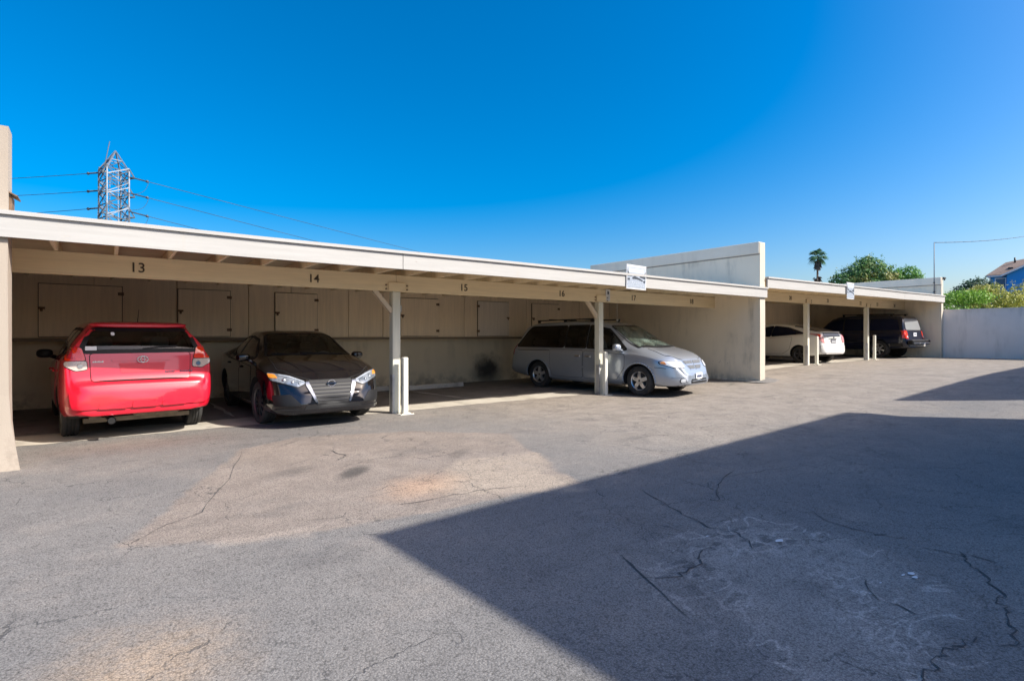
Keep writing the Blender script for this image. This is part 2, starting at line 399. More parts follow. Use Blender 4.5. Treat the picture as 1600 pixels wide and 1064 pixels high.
CR = dict(a=[(3.88,3.23),(3.63,2.64),(3.52,2.29),(3.58,2.08),(3.4,1.9)], c=[(4.52,2.07),(4.32,1.8),(4.34,1.51),(4.42,1.35)],
 d=[(4.4,1.05),(4.23,.99),(4.09,.87),(3.86,.75),(3.76,.74),(3.62,.67),(3.32,.59),(3.21,.64)], e=[(4.31,1.24),(4.38,1.02),(4.39,.87)],
 f=[(2.64,.78),(2.78,.76),(2.96,.77),(3.11,.75),(3.24,.69)], g=[(3.12,2.07),(2.91,1.98),(2.67,1.94),(2.4,2.1)], h=[(1.7,7.13),(2.38,7.69),(2.62,8.3)],
 i=[(1.35,7.25),(1.01,5.9),(.6,4.92),(.25,4.59),(.15,4.44)], j=[(1.92,4.13),(2.39,4.11),(2.77,4.07),(3.21,3.92)], k=[(5.22,4.99),(5.31,4.42),(5.24,3.81),(5.22,3.1)],
 l=[(4.89,3.03),(5.49,2.9),(6.09,2.79)], n=[(3.5,1.3),(3.3,1.15),(3.25,.95)], o=[(4.1,2.6),(4.6,2.9),(5.2,3.1)], q=[(2.2,6.6),(2.25,6.2),(2.1,6.0)], r=[(6,7.4),(6.9,6.9),(7.3,6.0),(8.1,5.6)], s=[(9,7.6),(10.2,6.5),(12.1,6.2)])
bm = bmesh.new()
for i, (k, v) in enumerate(CR.items()): ribbon(bm, v, .013 if k not in 'hijkl' else .009, .004, i, .05)
ribbon(bm, [(2.63,2.34),(2.49,2.03),(2.32,1.64)], .016, .004, 99, .008)
tag(mesh_obj('pavement_cracks', bm, simple('crack_dirt', (.055,.054,.053), .95)), kind='structure')
bm = bmesh.new()
for (x, y, s) in [(3.67,1.86,.028),(3.78,1.14,.022),(3.74,1.11,.018),(3.72,1.16,.012),(3.35,2.2,.010),(3.5,1.2,.008)]:
    rnd = random.Random(x*9); pts = [(x+s*(.6+.6*rnd.random())*math.cos(t)*1.4, y+s*(.4+.5*rnd.random())*math.sin(t)) for t in [k*.785 for k in range(8)]]
    vs = [bm.verts.new((a, b, zg(a)+.006)) for a, b in pts]; bm.faces.new(vs)
tag(mesh_obj('paint_flecks', bm, simple('white_fleck', (.62,.62,.62), .8)), kind='structure')
bm = bmesh.new()
for pts in ([(6.0,12.6),(6.38,9.95)], [(11.5,12.6),(11.6,10.2)], [(1.75,12.6),(1.78,10.2)]): ribbon(bm, pts, .12, .013, 5, .02, 8)
tag(mesh_obj('parking_bay_lines', bm, M_line), kind='structure')
# mound of broken asphalt at the wall foot
bm = bmesh.new(); rnd = random.Random(3)
n_ = 22; c = bm.verts.new((14.55, 7.75, zg(14.55)+.085)); rings = []
for q, (rr, hh) in enumerate(((.12,.05),(.25,.02),(.45,-.012))):
    rings.append([bm.verts.new((14.5+rr*1.5*math.cos(2*math.pi*i/n_)*(1+.3*rnd.random()), 7.72+rr*.75*math.sin(2*math.pi*i/n_)*(1+.3*rnd.random()), zg(14.5)+hh*(.7+.6*rnd.random()))) for i in range(n_)])
for i in range(n_):
    bm.faces.new((c, rings[0][i], rings[0][(i+1)%n_]))
    for q in range(2): bm.faces.new((rings[q][i], rings[q+1][i], rings[q+1][(i+1)%n_], rings[q][(i+1)%n_]))
tag(mesh_obj('asphalt_mound', bm, simple('broken_asphalt', (.16,.15,.14), .95, vary=.3, scale=20, bump=.6, bscale=40), None, True), kind='structure')

# ------------------------------------------------------------------ carports
def post(par, x, y, zbot, ztop, brace=True):
    w = .075
    o = box('post', (x-w,y-w,zbot), (x+w,y+w,ztop), M_post, par, .008)
    if brace:
        bm = bmesh.new()
        add_bar(bm, (x-.40,y,ztop+.02), (x-w+.01,y,ztop-.36), .075)
        mesh_obj('brace', bm, M_brace, o)
        bm = bmesh.new(); add_box(bm, (x+w,y-.03,ztop-.36), (x+w+.045,y+.05,ztop-.24), 0, None, .004)
        mesh_obj('brace_cleat', bm, M_fascia, o)
    # gusset block on the beam face above the post
    bm = bmesh.new(); add_box(bm, (x-.16,y-w-.012,ztop), (x+.16,y-w-.001,ztop+.16), 0, None, .003)
    mesh_obj('gusset_plate', bm, M_beam, o)
    for dx in (-.20, .20):
        for dz in (.04, .11):
            bm = bmesh.new(); add_tube(bm, (x+dx,y-w-.02,ztop+dz), (x+dx,y-w+.01,ztop+dz), .014, None, 6); mesh_obj('bolt', bm, M_rust, o)
    bm = bmesh.new()   # steel angle guarding the foot of the post
    add_box(bm, (x-w-.008,y-w-.008,zbot), (x-w+.012,y+w*.3,zbot+.72), 0); add_box(bm, (x-w+.0125,y-w-.008,zbot), (x-w+.03,y-w-.001,zbot+.72), 0)
    mesh_obj('corner_guard', bm, M_steel, o)
    return o

def carport(x0, x1, ff, posts, numbers, zt, zb, zbeam, doors, label, brace=True, seed=1):
    """zt, zb, zbeam: functions of x for fascia top, fascia bottom, beam underside"""
    xm = (x0+x1)/2
    C = empty('carport', (xm,9.0,zg(xm)), 0, label, 'carport', 'open fronted carports')
    fx0, fx1 = ff
    def strip(name, xa, xb, ya, yb, za, zb_, mat, seg=1, bev=.004):
        bm = bmesh.new(); prev = None
        for i in range(seg+1):
            x = xa+(xb-xa)*i/seg
            ring = [bm.verts.new((x,ya,za(x))), bm.verts.new((x,yb,za(x))), bm.verts.new((x,yb,zb_(x))), bm.verts.new((x,ya,zb_(x)))]
            if prev:
                for k in range(4): bm.faces.new((prev[k], prev[(k+1)%4], ring[(k+1)%4], ring[k]))
            else: bm.faces.new(ring[::-1])
            prev = ring
        bm.faces.new(prev)
        bmesh.ops.recalc_face_normals(bm, faces=bm.faces)
        return mesh_obj(name, bm, mat, C)
    rnd = random.Random(seed)
    wob = curve([(fx0-1,0)]+[(fx0+(fx1-fx0)*i/9, (rnd.random()-.5)*.014) for i in range(10)]+[(fx1+1,0)])
    # fascia in a few boards, butted
    cuts = [fx0, fx0+(fx1-fx0)*.335, fx0+(fx1-fx0)*.68, fx1]
    for a, b in zip(cuts[:-1], cuts[1:]):
        strip('fascia', a+.005, b-.005, 7.60, 7.64, lambda x: zb(x)+wob(x), lambda x: zt(x)-.045+wob(x)*.6, M_fascia, 10)
    strip('drip_edge', fx0, fx1, 7.568, 7.70, lambda x: zt(x)-.043+wob(x)*.6, lambda x: zt(x)+wob(x)*.6, M_fascia, 24)
    strip('roof_deck', x0, x1, 7.645, 13.8, lambda x: zt(x)-.075, lambda x: zt(x)-.047, M_deck)
    strip('roof_covering', x0, x1, 7.705, 13.8, lambda x: zt(x)-.046, lambda x: zt(x)-.02, M_roofing)
    bm = bmesh.new(); k = 0; x = x0+.28
    while x < x1-.1:
        box('rafter', (x-.02,7.645,zt(x)-.21), (x+.02,13.2,zt(x)-.078), M_rafter, C, .003); x += .61
    b0 = x0+.005; pcs = [b0]+[p for p in posts]+[x1-.005]
    for a, b in zip(pcs[:-1], pcs[1:]):
        strip('beam', a+.002, b-.002, 9.0, 9.10, zbeam, lambda x: zt(x)-.214, M_beam)
    for p in posts: post(C, p, 9.065, zg(p)-.03, zbeam(p)-.002, brace)
    for (x, s) in numbers:
        text_obj('bay_number', s, .185, M_ink, C, (x, 8.997, zbeam(x)+.045), (R(90),0,0), .003)
    # back wall and the storage cabinets hung on it
    zr = lambda x: zt(x)-.08
    zgm = zg(xm)
    strip('back_wall', x0, x1, 13.55, 13.75, lambda x: zg(x)-.1, lambda x: zr(x)-.002, M_wall_in, 20)
    cb = 1.345+zgm
    # carcass panels, butted with visible joints
    xs = [x0+.01]; 
    while xs[-1] < x1-1.7: xs.append(xs[-1]+rnd.choice((1.22,1.22,.9,1.35)))
    xs.append(x1-.01)
    cabs = []
    for a, b in zip(xs[:-1], xs[1:]):
        dz = (rnd.random()-.5)*.012
        o = box('storage_cabinet', (a+.006,13.08+(rnd.random())*.01,cb+dz), (b-.006,13.545,zr((a+b)/2)-.004), M_cab, C, .004); cabs.append((a, b, o))
    strip('cabinet_base_strip', x0+.01, x1-.01, 13.10, 13.15, lambda x: cb-.065, lambda x: cb-.012, M_base_strip)  # dark brown strip just below the cabinet bottoms
    for i, (a, b, top, mat, hasp) in enumerate(doors):
        own = min(cabs, key=lambda c: abs((c[0]+c[1])/2-(a+b)/2))[2]
        bm = bmesh.new(); add_box(bm, (a-.012,13.066,cb+.010), (b+.012,13.0775,top+.012), 1); add_box(bm, (a,13.040,cb+.02), (b,13.0655,top), 0, None, .005)
        d = mesh_obj('cabinet_door', bm, [mat, M_gap], own)
        hx = a+.04 if hasp == 'l' else b-.04; hz = cb+.55*(top-cb)
        bm = bmesh.new(); add_box(bm, (hx-.05,13.026,hz-.02), (hx+.05,13.0395,hz+.02), 0, None, .003); add_blob(bm, (hx,13.018,hz-.035), (.022,.012,.03), 3)
        mesh_obj('hasp', bm, M_rust, own)
        for hz2 in (cb+.16, top-.14):
            gx = b-.01 if hasp == 'l' else a+.01
            bm = bmesh.new(); add_box(bm, (gx-.055,13.031,hz2-.03), (gx+.04,13.0395,hz2+.03), 0, None, .002); add_tube(bm, (gx+.012,13.028,hz2-.035), (gx+.012,13.028,hz2+.035), .008, None, 8); mesh_obj('hinge', bm, M_rust, own)
    for ch in C.children: ch.matrix_parent_inverse = Matrix.Translation(-C.location)
    return C
zt1 = lambda x: 2.675; zb1 = lambda x: 2.40; zm1 = lambda x: 2.17
D = M_door; Dc = M_door_cool
carport(-1.36, 14.08, (-1.75,14.36), (4.19, 9.40), [(.38,'13'),(2.74,'14'),(5.6,'15'),(8.15,'16'),(10.55,'17'),(12.95,'18')], zt1, zb1, zm1,
  [(-.93,.30,2.33,D,'l'),(1.24,2.2,2.34,D,'l'),(3.12,4.05,2.35,D,'l'),(6.2,7.3,2.36,D,'l'),(8.6,9.7,2.36,Dc,'r'),(10.6,11.7,2.36,D,'l')],
  'low tan carport with white fascia sheltering bays 13 to 18, nearer of the two', True, 2)
zt2 = lambda x: 2.965+(x-14.34)*.0093; zb2 = lambda x: 2.665+(x-14.34)*.0093; zm2 = lambda x: 2.475+(x-14.34)*.004
carport(14.34, 29.05, (14.37,29.32), (19.78, 24.95), [(15.9,'19'),(18.5,'20'),(21.3,'21'),(24.2,'22'),(25.9,'23'),(27.8,'24')], zt2, zb2, zm2,
  [(15.1,16.1,2.72,D,'r'),(16.9,18.0,2.72,D,'l'),(20.2,21.2,2.72,Dc,'l'),(22.8,24.0,2.72,Dc,'l')],
  'farther tan carport with white fascia, behind the tall dividing wall', False, 5)

# walls between and at the ends of the carports
def end_wall(name, x0, x1, y0, y1, z1, label, side_mat, flare=0, band=True):
    zb = zg((x0+x1)/2)-.08
    bm = bmesh.new()
    levels = [zb, zb+.12, zb+.3, zb+.55, zb+.85, 1.4, 2.0, 2.6, 3.2, z1]
    prev = None; rnd = random.Random(int(x0*7))
    for i, z in enumerate(levels):
        f = flare*max(0, 1-(z-zb)/1.15)**2.2; j = (rnd.random()-.5)*.012
        ring = [bm.verts.new((x0-f*.3+j,y0-f*.8,z)), bm.verts.new((x1+f+j,y0-f*.8,z)), bm.verts.new((x1+(f*.2 if flare else 0),y1,z)), bm.verts.new((x0,y1,z))]
        if prev:
            for k in range(4):
                ff = bm.faces.new((prev[k], prev[(k+1)%4], ring[(k+1)%4], ring[k])); ff.material_index = 0 if k == 0 else 1
        prev = ring
    bm.faces.new(prev)
    bmesh.ops.recalc_face_normals(bm, faces=bm.faces)
    o = mesh_obj(name, bm, [M_wall, side_mat]); tag(o, label, 'wall', 'stucco dividing walls')
    if band:
        b = box('parapet_cap', (x0-.035,y0+.015,z1-.30), (x1+.035,y1-.02,z1+.012), M_cap, o, .01)
        box('under_cap_strip', (x0-.012,y0+.012,z1-.335), (x1+.012,y1-.02,z1-.3005), M_cap_strip, o, .002)  # narrow dark grey strip directly under the cap
    return o
end_wall('dividing_wall', 14.08, 14.34, 7.655, 14.0, 3.88, 'tall weathered stucco wall rising between the two carports', M_parapet)
end_wall('dividing_wall', 29.05, 29.30, 7.655, 14.0, 3.88, 'stucco wall closing the farther carport, with thin mast against it', M_parapet)
end_wall('entrance_pier', -1.62, -.785, 7.655, 7.95, 3.56, 'cream stucco pier at left edge, flared at its foot', M_pier, .12, False).data.materials[0] = M_pier
tag(box('side_wall', (-1.60,7.96,-.1), (-1.3605,13.76,2.66), M_wall_in), 'shaded side wall closing the carport behind the left pier', 'wall')
bm = bmesh.new(); add_tube(bm, (-.98,7.655,3.29), (-.98,7.60,3.29), .075, .075, 20); add_tube(bm, (-.98,7.60,3.29), (-.98,7.57,3.29), .05, .045, 20)
lamp = mesh_obj('wall_vent', bm, simple('aged_bronze', (.22,.2,.15), .5, .5)); tag(lamp, 'small round bronze vent high on the left pier', 'vent')
bm = bmesh.new(); add_box(bm, (-.784,7.72,2.67), (-.762,7.94,2.85), 0); add_box(bm, (-.04,-.15,-.006), (.04,.15,.006), 0, Matrix.Translation((-.752,7.84,2.872)) @ Matrix.Rotation(R(28), 4, 'Y'))
tag(mesh_obj('roof_flashing', bm, M_rust), 'bent rusty scrap of flashing on the roof beside left pier', 'flashing')
# grey wall at the end of the drive
fa, fb = Vector((29.305,7.95,0)), Vector((30.75,-2.6,0)); fd = (fb-fa).normalized(); fn_ = Vector((-fd.y, fd.x, 0))
bm = bmesh.new(); N = 12; prev = None
for i in range(N+1):
    p = fa.lerp(fb, i/N); q = p+fn_*(.22); zt = 2.44+.06*i/N
    ring = [bm.verts.new((p.x,p.y,zg(p.x)-.1)), bm.verts.new((q.x,q.y,zg(q.x)-.1)), bm.verts.new((q.x,q.y,zt)), bm.verts.new((p.x,p.y,zt))]
    if prev:
        for k in range(4): bm.faces.new((prev[k], prev[(k+1)%4], ring[(k+1)%4], ring[k]))
    else: bm.faces.new(ring[::-1])
    prev = ring
bm.faces.new(prev); bmesh.ops.recalc_face_normals(bm, faces=bm.faces)
fw = tag(mesh_obj('boundary_wall', bm, M_farwall), 'plain grey rendered wall at the far end of the lot', 'wall')
bm = bmesh.new(); prev = None
for i in range(N+1):
    p = fa.lerp(fb, i/N)-fn_*.02; q = p+fn_*(.26); zt = 2.44+.06*i/N
    ring = [bm.verts.new((p.x,p.y,zt+.002)), bm.verts.new((q.x,q.y,zt+.002)), bm.verts.new((q.x,q.y,zt+.05)), bm.verts.new((p.x,p.y,zt+.05))]
    if prev:
        for k in range(4): bm.faces.new((prev[k], prev[(k+1)%4], ring[(k+1)%4], ring[k]))
    else: bm.faces.new(ring[::-1])
    prev = ring
bm.faces.new(prev); bmesh.ops.recalc_face_normals(bm, faces=bm.faces)
mesh_obj('coping', bm, M_farwall, fw)

# bollards, wheel stops, signs, cord
def bollard(x, y, label):
    z = zg(x); o = empty('bollard', (x,y,z), 0, label, 'bollard', 'cream steel bollards beside the carport posts')
    bm = bmesh.new(); add_box(bm, (-.048,-.048,.012), (.048,.048,1.0), 0, None, .012); mesh_obj('bollard_tube', bm, M_boll, o)
    bm = bmesh.new(); add_box(bm, (-.13,-.11,-.01), (.13,.11,.0115), 0, None, .003)
    mesh_obj('base_plate', bm, M_boll, o)
    for sx in (-.1,.1): 
        for sy in (-.08,.08):
            bm = bmesh.new(); add_tube(bm, (sx,sy,.012), (sx,sy,.028), .012, None, 6); mesh_obj('anchor_bolt', bm, M_rust, o)
    return o
bollard(4.27, 8.83, 'cream bollard between the black sedan and empty bay 15')
bollard(9.33, 8.80, 'cream bollard in front of the silver minivan')
bollard(20.25, 8.93, 'cream bollard behind the white hatchback')
bollard(25.45, 8.95, 'cream bollard beside the dark navy wagon')
def stop(x, y, rz, label):
    o = empty('wheel_stop', (x,y,zg(x)+.008), rz, label, 'wheel stop', 'concrete wheel stops')
    bm = bmesh.new(); prof = [(-.075,0),(.075,0),(.07,.05),(.045,.115),(-.045,.115),(-.07,.05)]
    a = [bm.verts.new((-.85,u,v)) for u,v in prof]; b = [bm.verts.new((.85,u,v)) for u,v in prof]
    bm.faces.new(a[::-1]); bm.faces.new(b)
    for i in range(6): bm.faces.new((a[i],a[(i+1)%6],b[(i+1)%6],b[i]))
    bmesh.ops.recalc_face_normals(bm, faces=bm.faces)
    bmesh.ops.bevel(bm, geom=bm.edges[:], offset=.008, segments=1, affect='EDGES')
    mesh_obj('stop_block', bm, M_stop, o)
    for sx in (-.6,.6):
        bm = bmesh.new(); add_tube(bm, (sx,0,.11), (sx,0,.122), .018, None, 8); mesh_obj('spike_head', bm, M_rust, o)
stop(6.95, 12.55, R(4), 'pale concrete wheel stop in empty bay 15')
stop(5.1, 12.75, R(-2), 'concrete wheel stop behind the first carport post')

def sign_board(x, y, w, z0, z1, label, tilt=0):
    o = empty('tow_sign', (x,y,(z0+z1)/2), 0, label, 'sign', 'tow warning signs on the fascias'); o.rotation_euler = (0,tilt,0)
    h = (z1-z0)/2; W = w/2
    bm = bmesh.new(); add_box(bm, (-W,0,-h), (W,.012,h), 0, None, .002); mesh_obj('sign_board', bm, M_signw, o)
    bm = bmesh.new()
    def bar(u0,u1,v0,v1,m=0): add_box(bm, (W*u0,-.0025 if m == 2 else -.004-.001*m,h*v0), (W*u1,-.0005,h*v1), m)
    def tri(pts, m=0):
        a = [bm.verts.new((W*u,-.006,h*v)) for u,v in pts]; b = [bm.verts.new((W*u,-.0005,h*v)) for u,v in pts]
        bm.faces.new(a).material_index = m
        for i in range(len(a)): bm.faces.new((a[i],b[i],b[(i+1)%len(a)],a[(i+1)%len(a)])).material_index = m
    bar(-.93,.93,-.88,.80,2)
    bar(-.82,.82,.34,.72,1)
    rr = random.Random(4)
    for row, v in enumerate((.62,.48)):
        u = -.6
        while u < .55:
            l = .08+.12*rr.random(); bar(u,u+l,v,v+.09); u += l+.07
    tri([(-.92,.55),(-.92,.05),(-.45,.06),(-.40,.16),(-.72,.2)]); tri([(.92,.52),(.72,.12),(.35,.12),(.30,.02),(.92,-.1)])
    tri([(-.45,-.02),(-.2,.10),(.15,-.02),(.62,-.18),(.62,-.30),(.1,-.16),(-.4,-.16)])
    tri([(-.92,-.12),(-.7,-.10),(-.68,-.28),(-.92,-.26)]); tri([(.72,-.24),(.92,-.2),(.86,-.42),(.66,-.36)])
    for v in (-.45,-.6,-.74):
        u = -.75
        while u < .7:
            l = .05+.1*rr.random(); bar(u,u+l,v,v+.06,1); u += l+.06
    bmesh.ops.recalc_face_normals(bm, faces=bm.faces)
    mesh_obj('sign_print', bm, [M_signk, M_signg, M_signp], o)
    for u in (-.9,.9):
        for v in (-.9,.9):
            bm = bmesh.new(); add_tube(bm, (W*u,-.008,h*v), (W*u,0,h*v), .01, None, 8); mesh_obj('screw', bm, M_steel, o)
sign_board(8.98, 7.575, .62, 2.35, 2.86, 'square white tow sign with black print on the nearer fascia', R(1))
sign_board(19.55, 7.56, .56, 2.56, 3.10, 'white tow sign on the farther carport fascia')
o = empty('notice_sign', (9.62,8.982,2.33), 0, 'small pale notice on the beam beside the number 16 post', 'sign')
bm = bmesh.new(); add_box(bm, (-.075,0,-.13), (.075,.008,.15), 0, None, .002); mesh_obj('notice_board', bm, M_signw, o)
bm = bmesh.new(); add_box(bm, (-.02,-.003,.03), (.03,-.0005,.1), 0)
for v in (-.03,-.06,-.09): add_box(bm, (-.055,-.003,v), (.05,-.0005,v+.012), 1)
mesh_obj('notice_print', bm, [M_signk, M_signg], o)
bm = bmesh.new(); add_tube(bm, (10.62,9.6,2.46), (10.62,9.6,1.80), .006, None, 6); add_blob(bm, (10.62,9.6,1.77), (.032,.032,.032), 2, 0)
tag(mesh_obj('parking_guide_cord', bm, simple('pale_cord', (.62,.6,.5), .8)), 'pale cord hanging from the beam in front of the minivan windshield', 'cord')
# ------------------------------------------------------------------ cars
def paint(name, col, metal=0.0, rough=.35, flake=0.0, dust=.12, dustcol=(.35,.32,.28), coat=1.0):
    n = NT(name)
    d = n.m_('MULTIPLY', n.ramp(n.noise(1.8, 6, .65), .35, .75), dust)
    up = n.m_('MAXIMUM', n.xyz(n.node('ShaderNodeNewGeometry').outputs['Normal'])[2], 0.0)
    d = n.m_('MULTIPLY', d, n.m_('MULTIPLY_ADD', up, .9, .35))
    low = n.m_('MULTIPLY', n.ramp(n.xyz()[2], .45, .18), n.m_('MULTIPLY', n.ramp(n.noise(7, 5, .65), .35, .7), dust*2.5))
    c = n.mix(n.m_('MAXIMUM', d, low), col, dustcol)
    if flake: c = n.mix(flake, c, n.grey(n.m_('MULTIPLY', n.voro(500), 1.0)), 'OVERLAY')
    n.set(Base_Color=c, Roughness=n.m_('MULTIPLY_ADD', d, 1.2, rough), Metallic=metal, Coat_Weight=coat, Coat_Roughness=n.m_('MULTIPLY_ADD', d, .6, .03))
    bk = n.node('ShaderNodeBsdfDiffuse'); bk.inputs[0].default_value = (.03,.03,.033,1); mx = n.node('ShaderNodeMixShader')
    n.t.links.new(n.node('ShaderNodeNewGeometry').outputs['Backfacing'], mx.inputs[0]); n.t.links.new(n.b.outputs[0], mx.inputs[1]); n.t.links.new(bk.outputs[0], mx.inputs[2]); n.t.links.new(mx.outputs[0], n.out.inputs[0])
    return n.m
P_red = paint('red_car_paint', (.64,.008,.030), 0, .3, 0, .05, (.5,.2,.18))
P_black = paint('black_car_paint', (.004,.004,.006), 0, .08, 0, .008, (.30,.26,.21), .7)
P_silver = paint('silver_car_paint', (.36,.40,.46), .55, .30, .12, .04)
P_white = paint('white_car_paint', (.80,.79,.75), 0, .3, 0, .08)
P_navy = paint('dark_navy_car_paint', (.004,.008,.026), 0, .15, 0, .04, coat=.5)
P_bumper = paint('silver_bumper_paint', (.37,.41,.47), .5, .32, .1, .05)
def clear_glass(name, tint, rough=.015, ior=1.5, haze=None):
    n = NT(name); tr = n.node('ShaderNodeBsdfTransparent'); tr.inputs[0].default_value = (*tint, 1); gl = n.node('ShaderNodeBsdfGlossy'); gl.inputs['Roughness'].default_value = rough
    fr = n.node('ShaderNodeFresnel'); fr.inputs[0].default_value = ior; mx = n.node('ShaderNodeMixShader'); n.t.links.new(n.m_('MULTIPLY', fr.outputs[0], 1.25, clamp=True), mx.inputs[0]); n.t.links.new(tr.outputs[0], mx.inputs[1]); n.t.links.new(gl.outputs[0], mx.inputs[2]); n.t.links.new(mx.outputs[0], n.out.inputs[0])
    if haze:
        df = n.node('ShaderNodeBsdfDiffuse'); df.inputs[0].default_value = (*haze, 1); m2 = n.node('ShaderNodeMixShader'); n.t.links.new(n.ramp(n.noise(2.2, 4, .6), .35, .7, .06, .32), m2.inputs[0])
        n.t.links.new(mx.outputs[0], m2.inputs[1]); n.t.links.new(df.outputs[0], m2.inputs[2]); n.t.links.new(m2.outputs[0], n.out.inputs[0])
    return n.m
C_van = clear_glass('greenish_windshield', (.70,.88,.80), haze=(.30,.40,.34)); C_tint = clear_glass('clear_tinted_glass', (.30,.34,.38)); C_screen = clear_glass('clear_windshield', (.62,.72,.70)); C_back = clear_glass('clear_rear_glass', (.42,.50,.52)); C_priv = clear_glass('privacy_glass', (.06,.07,.10))  # van haze: pale green diffuse painting a reflection over the windshield
G_dark = NT('tinted_car_glass').set(Base_Color=(.005,.009,.030), Roughness=.03, IOR=1.5, Specular_IOR_Level=.28)
G_screen = NT('windshield_glass').set(Base_Color=(.018,.030,.032), Roughness=.02, IOR=1.55)
G_green = NT('greenish_windshield_glass').set(Base_Color=(.085,.125,.11), Roughness=.02, IOR=1.55)
G_back = NT('rear_glass').set(Base_Color=(.018,.026,.03), Roughness=.03, IOR=1.52)
G_pale = NT('dusty_rear_glass').set(Base_Color=(.26,.27,.28), Roughness=.2, IOR=1.5)
T_black = simple('black_trim', (.012,.012,.013), .5, spec=.3)
T_under = simple('underbody', (.012,.012,.012), .9)
T_seam = simple('panel_gap', (.006,.006,.006), .9)
T_tyre = simple('tyre_rubber', (.035,.034,.033), .85, vary=.35, scale=5)
T_alloy = simple('wheel_alloy', (.62,.62,.63), .28, .8)
T_alloyd = simple('dark_wheel_alloy', (.10,.10,.11), .4, .7)
T_gbar = simple('grille_bar', (.05,.05,.055), .75, spec=.15); T_mesh = simple('grille_mesh', (.10,.105,.11), .5, vary=.5, scale=60); T_brake = simple('wheel_backing', (.02,.02,.02), .8)
T_chrome = simple('car_chrome', (.80,.81,.83), .08, 1.0); T_dchrome = simple('dark_chrome', (.30,.33,.38), .12, 1.0);
T_plate = simple('plate_white', (.78,.79,.80), .4)
T_platek = simple('plate_print', (.05,.07,.16), .5)
T_seat = simple('grey_seat_cloth', (.16,.16,.165), .9); T_seat_tan = simple('pale_seat_cloth', (.30,.29,.27), .9); T_wheelgrip = simple('steering_wheel_grip', (.28,.28,.28), .5); T_int = simple('interior_trim', (.06,.06,.065), .8)
def lens(name, col, rough=.08, emis=None):
    n = NT(name); v = n.voro(55, 'DISTANCE_TO_EDGE'); c = n.mix(n.ramp(v, .0, .15), tuple(x*.7 for x in col), col)
    n.set(Base_Color=c, Roughness=rough, Coat_Weight=1.0, Coat_Roughness=.02); return n.m
L_cream = lens('creamy_lens', (.62,.50,.42)); L_drl = lens('running_light_lens', (.40,.44,.50))
L_red = lens('red_lens', (.90,.035,.004)); L_dred = lens('dark_red_lens', (.42,.02,.03)); L_clear = lens('clear_lens', (.66,.69,.72)); L_amber = lens('amber_lens', (.85,.30,.04)); L_pink = lens('clear_red_lens', (.62,.30,.30))
L_head = NT('headlamp_lens'); L_head.set(Base_Color=L_head.mix(L_head.ramp(L_head.noise(9,2,.5), .4, .6), (.16,.19,.23), (.30,.34,.40)), Roughness=.12, Metallic=.35, Coat_Weight=1.0, Coat_Roughness=.02); L_head = L_head.m

